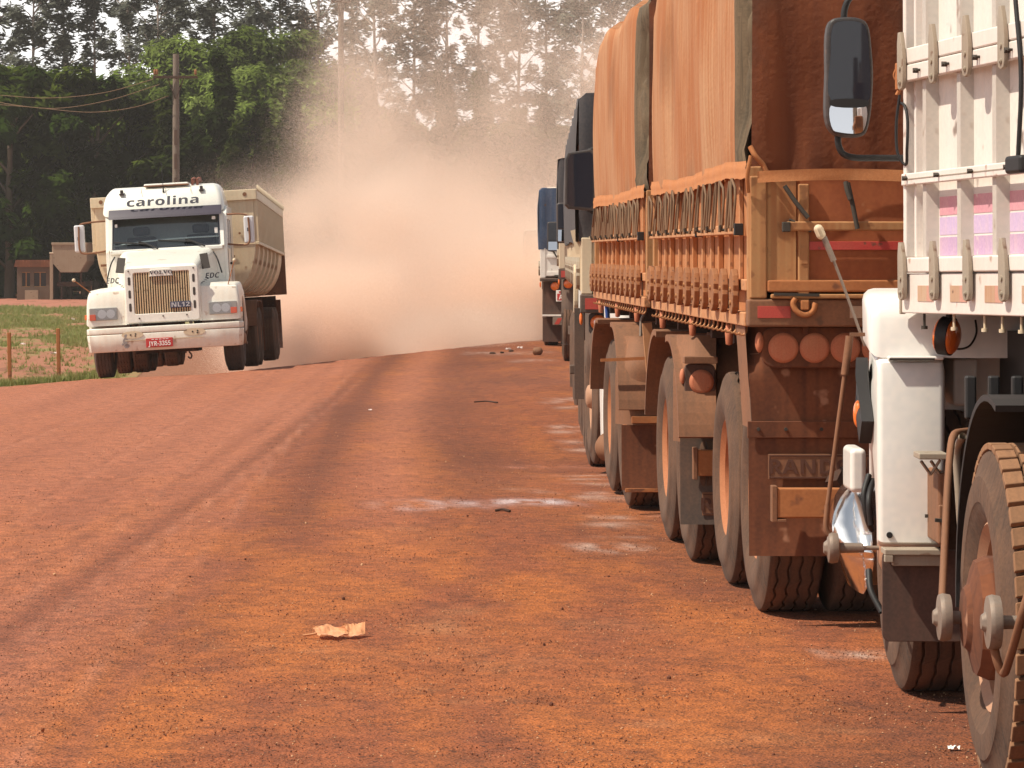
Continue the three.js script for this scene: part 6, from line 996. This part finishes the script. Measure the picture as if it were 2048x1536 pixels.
// ---------------------------------------------------------------- field posts, house and hopper under the trees
[[20, 665, 768, 60.5, 'short brown fence post at the left edge of the picture'], [118, 657, 762, 61.5, 'short brown fence post nearest to the oncoming truck']].forEach(([px, a, b, D, l]) => { const x = tx(px, D), y = EYE - (b - VY) * D / F, h = (b - a) * D / F, o = part('fence_post', [rb(-0.035, 0.035, -0.15, h, -0.035, 0.035, 0.012, 2).applyMatrix4(new THREE.Matrix4().makeShear(0, 0, -0.02, 0, 0, 0))], M.rust); o.position.set(x, y, -D); tag(o, l, 'post'); });
{
  const D = 183, S = D / F, x0 = tx(36, D), y0 = groundY(x0, D), X = (p) => tx(p, D) - x0, Y = (p) => EYE - (p - VY) * S - y0, wall = mat({ map: dirty([0.13, 0.09, 0.065], [0.12, 0.06, 0.035], 0.4, 321, { size: 2 }), roughness: 0.95 });
  const h = thing('house', 'low brown house with two dark windows half hidden under the trees', 'house', [x0, y0, -D]);
  part('wall', [prism([[X(34), 0], [X(98), 0], [X(98), Y(534)], [X(34), Y(534)]], 0.2, 'xy', 0, [[[X(44), Y(574)], [X(60), Y(574)], [X(60), Y(544)], [X(44), Y(544)]].reverse(), [[X(68), Y(574)], [X(92), Y(574)], [X(92), Y(544)], [X(68), Y(544)]].reverse()]).translate(0, 0, -0.2), bx(X(34), X(34) + 0.2, 0, Y(534), -0.201, -6), bx(X(98) - 0.2, X(98), 0, Y(534), -0.201, -6), bx(X(34), X(98), 0, Y(534), -6, -6.2)], wall, h);
  for (const [a, b] of [[44, 60], [68, 92]]) { const w = part('window', rb(X(a), X(b), Y(574), Y(544), -0.12, -0.14, 0.001, 1), M.darkGlass, h); part('frame', [bx(X(a), X(b), Y(545.5), Y(544), -0.08, -0.119), bx(X(a), X(b), Y(574), Y(572.5), -0.08, -0.119), bx((X(a) + X(b)) / 2 - 0.03, (X(a) + X(b)) / 2 + 0.03, Y(572.4), Y(545.6), -0.08, -0.119)], M.tan, w); }
  const roof = part('roof', [prism([[X(28), Y(534)], [X(104), Y(534)], [X(100), Y(520)], [X(32), Y(520)]], 6.6, 'xy').translate(0, 0, -6.4)], M.flapDust, h); void roof;
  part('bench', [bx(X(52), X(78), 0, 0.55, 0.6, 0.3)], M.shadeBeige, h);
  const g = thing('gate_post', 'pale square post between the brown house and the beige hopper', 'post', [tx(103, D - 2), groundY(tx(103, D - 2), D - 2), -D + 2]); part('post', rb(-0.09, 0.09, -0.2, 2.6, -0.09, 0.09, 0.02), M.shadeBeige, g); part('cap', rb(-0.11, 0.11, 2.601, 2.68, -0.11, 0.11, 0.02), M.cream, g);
  const k = thing('hopper_trailer', 'beige hopper trailer with chamfered bottom parked in the shade of the trees', 'trailer', [tx(140, D), groundY(tx(140, D), D), -D]), K = (p) => tx(p, D) - tx(140, D);
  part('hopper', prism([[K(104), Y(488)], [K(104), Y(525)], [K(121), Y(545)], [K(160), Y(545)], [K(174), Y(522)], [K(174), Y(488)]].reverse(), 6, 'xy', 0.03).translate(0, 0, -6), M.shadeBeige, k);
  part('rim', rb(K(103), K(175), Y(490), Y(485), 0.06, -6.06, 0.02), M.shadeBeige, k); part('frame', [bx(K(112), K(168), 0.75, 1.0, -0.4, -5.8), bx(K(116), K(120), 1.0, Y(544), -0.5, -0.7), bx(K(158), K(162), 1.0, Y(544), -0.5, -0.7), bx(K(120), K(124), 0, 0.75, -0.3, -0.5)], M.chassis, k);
  const w0 = wheel(k, K(110), TR, -4.2); copyWheel(w0, k, K(170) - 0.13, TR, -4.2, true); part('axle', cyX(0.08, K(118), K(164), TR, -4.2, 10), M.chassis, k);
  const o2 = thing('shed', 'glimpse of an orange tiled roof between the dark trees on the left', 'shed', [tx(50, 206), groundY(tx(50, 206), 206), -206]); part('roof', [prism([[-1.4, 4.6], [1.4, 4.6], [1.15, 5.5], [-1.15, 5.5]], 3).translate(0, 0, -1.5)], mat({ c: [0.26, 0.07, 0.03], roughness: 0.9 }), o2); part('wall', bx(-1.2, 1.2, 0, 4.6, -1.3, 1.3), M.rustRed, o2);
}
// ---------------------------------------------------------------- litter
{
  const at = (px, py, lift = 0) => { let D = F * EYE / Math.max(60, py - VY); for (let i = 0; i < 20; i++) D = lerp(D, F * (EYE - groundY(tx(px, D), D)) / (py - VY), 0.6); return V3(tx(px, D), groundY(tx(px, D), D) + lift, -D); };
  const put = (o, px, py, lift) => { o.position.copy(at(px, py, lift)); return o; };
  const crumple = (w, d, h, seed, n = 14) => sheet(n, n, (u, v) => { const r = fbm(u * 3 + seed, v * 3, seed, 3), ang = Math.atan2(v - 0.5, u - 0.5), ed = 0.75 + 0.5 * fbm(ang * 1.2 + 9, seed, seed + 5, 3); return [(u - 0.5) * w * ed, Math.abs(r - 0.35) * h + 0.004, (v - 0.5) * d * ed]; });
  // torn dry leaf or paper in the road
  const leafm = phys({ map: dirty([0.72, 0.38, 0.17], [0.62, 0.22, 0.1], 0.4, 331, { size: 0.12, chips: 0 }), roughness: 0.8, side: THREE.DoubleSide, transmission: 0.25 });
  const lf = put(part('dry_leaf', [
    sheet(40, 14, (u, v) => { const w = 0.07 * Math.sin(Math.PI * Math.min(1, u * 0.85 + 0.14)) * (0.6 + 0.7 * fbm(u * 9, v * 2, 3, 3)); return [-0.05 + u * 0.135 - 0.03 * v + 0.01 * (fbm(u * 8, v * 8, 6, 2) - 0.5), 0.01 + 0.034 * v * v * (0.6 + 0.6 * fbm(u * 3, v * 1.5, 7, 2)) + 0.02 * (fbm(u * 5, v * 4, 8, 3) - 0.3), (0.5 - v) * w * 2.4]; }),
    sheet(30, 12, (u, v) => { const w = 0.05 * Math.sin(Math.PI * Math.min(1, u * 0.75 + 0.15)) * (0.6 + 0.8 * fbm(u * 8, v * 2, 13, 3)); return [0.05 + u * 0.095, 0.01 + 0.042 * v * v * (0.6 + 0.6 * fbm(u * 3, v * 1.5, 17, 2)) + 0.02 * (fbm(u * 5, v * 4, 18, 3) - 0.3), (0.5 - v) * w * 2.4]; }),
    tube([[-0.05, 0.02, 0], [-0.08, 0.012, 0.0], [-0.12, 0.008, 0.01]], 0.005, 5, 8)], leafm), 662, 1276, 0.004); tag(lf, 'torn orange and cream dry leaf lying alone in the middle of the road', 'leaf');
  const R = rng(61);
  const rock = (r, seed, sq = 0.8) => { const g = new THREE.IcosahedronGeometry(r, 3), p = g.attributes.position; for (let i = 0; i < p.count; i++) { const x = p.getX(i), y = p.getY(i), z = p.getZ(i), k = 1 + 0.22 * (fbm(x / r * 1.3 + seed, y / r * 1.3 + z / r, seed, 3) - 0.5); p.setXYZ(i, x * k, y * k * sq, z * k); } return toCreasedNormals(mergeVertices(g.deleteAttribute('uv') && g.deleteAttribute('normal') && g, 1e-4), 1); };
  tag(put(part('boulder', rock(0.085, 3, 0.88), M.guardDust), 1075, 710, 0.06), 'single round brown stone near the wheels of the blue covered truck', 'stone');
  [[1908, 1500, 0.018, 'tiny white scrap near the rear wheels of the white truck', M.letterWhite], [170, 755, 0.13, 'crumpled pinkish white litter beside the front tyre of the oncoming truck', M.litter], [188, 752, 0.09, 'smaller crumpled white rag next to the oncoming truck tyre', M.litter], [108, 708, 0.10, 'white plastic litter beside the right hand fence post', M.litter], [46, 690, 0.09, 'small white litter between the two fence posts', M.litter], [84, 764, 0.08, 'white scrap at the edge of the road below the fence posts', M.litter], [1016, 700, 0.05, 'pale scrap on the road left of the round stone', M.litter], [740, 821, 0.02, 'small pale chip in the middle of the far road', M.litter], [1040, 697, 0.05, 'white crumb of litter right beside the blue covered truck', M.litter], [150, 642, 0.14, 'white litter far out in the weedy field', M.litter]]
    .forEach(([px, py, r, l, m], i) => tag(put(part('litter', crumple(r * 2, r * 1.6, r * 1.5, i * 3 + 2), m), px, py, 0.0), l, 'litter'));
  [[[948, 806], [995, 807], 'dark thin stick on the road, the farther one'], [[990, 1025], [1020, 1026], 'short dark twig just below the long pale streak']].forEach(([a, b, l]) => { const A = at(...a, 0.012), B = at(...b, 0.012); tag(part('stick', tube([[A.x, A.y, A.z], [(A.x + B.x) / 2, A.y + 0.008, A.z], [B.x, B.y, B.z]], 0.009, 6, 8), M.chassis), l, 'stick'); });
  [[1004, 706], [1022, 703], [985, 708]].forEach(([px, py], i) => tag(put(part('stone', rock(0.035 + 0.01 * i, 9 + i, 0.5), M.chassis), px, py, 0.01), ['dark flat chip, the middle one left of the round stone', 'dark flat chip nearest to the round stone', 'dark flat chip farthest left of the round stone'][i], 'stone'));
}
// ---------------------------------------------------------------- dust raised by the oncoming truck: a cloud of real grains, gathered in puffs
{
  const R = rng(2024), gauss = () => { let s = 0; for (let i = 0; i < 4; i++) s += R(); return (s - 2) * 0.866 * 1.0; };
  const NP = 36000, P = new Float32Array(NP * 9), q = new THREE.Quaternion(), e = new THREE.Euler();
  const tri = [0, 1, 2].map((k) => V3(Math.cos(k * 2.0944), Math.sin(k * 2.0944), 0));
  let o = 0; for (let i = 0; i < NP; i++) { const c = [gauss(), gauss(), gauss()], r = 0.00287 * (0.6 + 0.8 * R()); q.setFromEuler(e.set(R() * 6.28, R() * 6.28, R() * 6.28)); for (const k of tri) { const v = k.clone().applyQuaternion(q).multiplyScalar(r); P[o++] = c[0] + v.x; P[o++] = c[1] + v.y; P[o++] = c[2] + v.z; } }
  const g = new THREE.BufferGeometry(); g.setAttribute('position', new THREE.BufferAttribute(P, 3)); g.computeVertexNormals(); g.setAttribute('uv', new THREE.BufferAttribute(new Float32Array(NP * 6), 2));
  // most puffs in the trailer's shadow are left out, so no dark wedge shows
  const shaded = ([x, y, z]) => { for (let s = 0; s < 9; s += 0.3) { const px = x + SUN.x * s, py = y + SUN.y * s, D = -(z + SUN.z * s); if (px > -5.0 && px < -1.3 && py < 3.1 && D > 48 && D < 67) return true; } return false; };
  const list = []; // [x, y, z, size, flatten]
  const add = (n, fn) => { for (let i = 0; i < n * 1.75; i++) { const a = fn(R()); if (a && fbm(a[0] * 0.5 + a[2] * 0.06, a[1] * 0.6 - a[2] * 0.04, 555, 3) > 0.365 + R() * 0.2 && !(shaded(a) && R() < 0.9)) list.push(a); } };
  // rolling along the path just driven, drifting to the right and rising as it ages
  add(1500, (k) => { const D = 66 + 58 * Math.pow(k, 1.25), age = (D - 60) / 62, x = -2.2 + 0.06 * (D - 60) + gauss() * (0.6 + 2.9 * age) + 3.4 * age * R(), h = (0.5 + 2.7 * age) * Math.abs(gauss()) * 1.1, s = 0.5 + 0.8 * age + R() * 0.35; return [x, groundY(x, D) + 0.25 + h, -D, s]; });
  // thick low bank behind the trailer
  add(800, () => { const D = 67 + R() * 32, x = lerp(-2.4, 4.0, Math.pow(R(), 0.9)) + gauss() * 0.5, h = Math.abs(gauss()) * 1.3; return [x, groundY(x, D) + 0.1 + h, -D, 0.5 + R() * 0.6]; });
  // old dust hanging high, thinning out upwards
  add(820, () => { const D = 92 + R() * 62, x = lerp(-4.5, 10, R()) + gauss() * 1.3, h = 0.8 + Math.pow(R(), 2.05) * 10.8; return [x + h * 0.35, groundY(x, D) + h, -D, 0.9 + R() * 0.9]; });
  // wisps curling above the trailer
  add(190, () => { const D = 68 + R() * 20, k = R(), x = lerp(-2.9, 0.8, k) + gauss() * 0.3, h = 2.6 + 1.4 * fbm(x * 0.9, D * 0.2, 5, 3) + gauss() * 0.5; return [x, groundY(x, D) + h, -D, 0.5 + R() * 0.5]; });
  add(420, () => { const D = 68 + R() * 26, x = lerp(0.4, 5.6, R()) + gauss() * 0.5, h = Math.abs(gauss()) * 2.0; return [x, groundY(x, D) + 0.1 + h, -D, 0.6 + R() * 0.7]; });
  add(120, () => { const D = 74 + R() * 26, x = lerp(-4.4, -1.6, R()) + gauss() * 0.4, h = 1.8 + R() * 2.6 + gauss() * 0.4; return [x, groundY(x, D) + h, -D, 0.6 + R() * 0.6]; });
  // brown haze over the trailer's rear wheels
  for (let i = 0; i < 34; i++) { const D = 63 + R() * 4.5, x = lerp(-2.3, -1.25, R()); list.push([x, groundY(x, D) + 0.15 + Math.abs(gauss()) * 0.55, -D, 0.35 + R() * 0.2]); }
  // thin skirt creeping over the road
  add(260, () => { const D = 58 + R() * 14, x = lerp(-0.2, 3.4, R()); return [x, groundY(x, D) + 0.08 + Math.abs(gauss()) * 0.35, -D - 0.0, 0.35 + R() * 0.3]; });
  const m = phys({ c: [0.95, 0.77, 0.645], roughness: 1, transmission: 0.5, side: THREE.DoubleSide }), im = new THREE.InstancedMesh(g, m, list.length), M4 = new THREE.Matrix4();
  list.forEach(([x, y, z, s], i) => { q.setFromEuler(e.set(R() * 6.28, R() * 6.28, R() * 6.28)); M4.compose(V3(x, y, z), q, V3(s, s, s)); im.setMatrixAt(i, M4); });
  im.name = 'dust_cloud'; im.userData = { kind: 'stuff', label: 'billowing pinkish dust raised behind the oncoming truck', category: 'dust' }; scene.add(im);
}
renderer.setSize(1024, 768);
renderer.render(scene, camera);
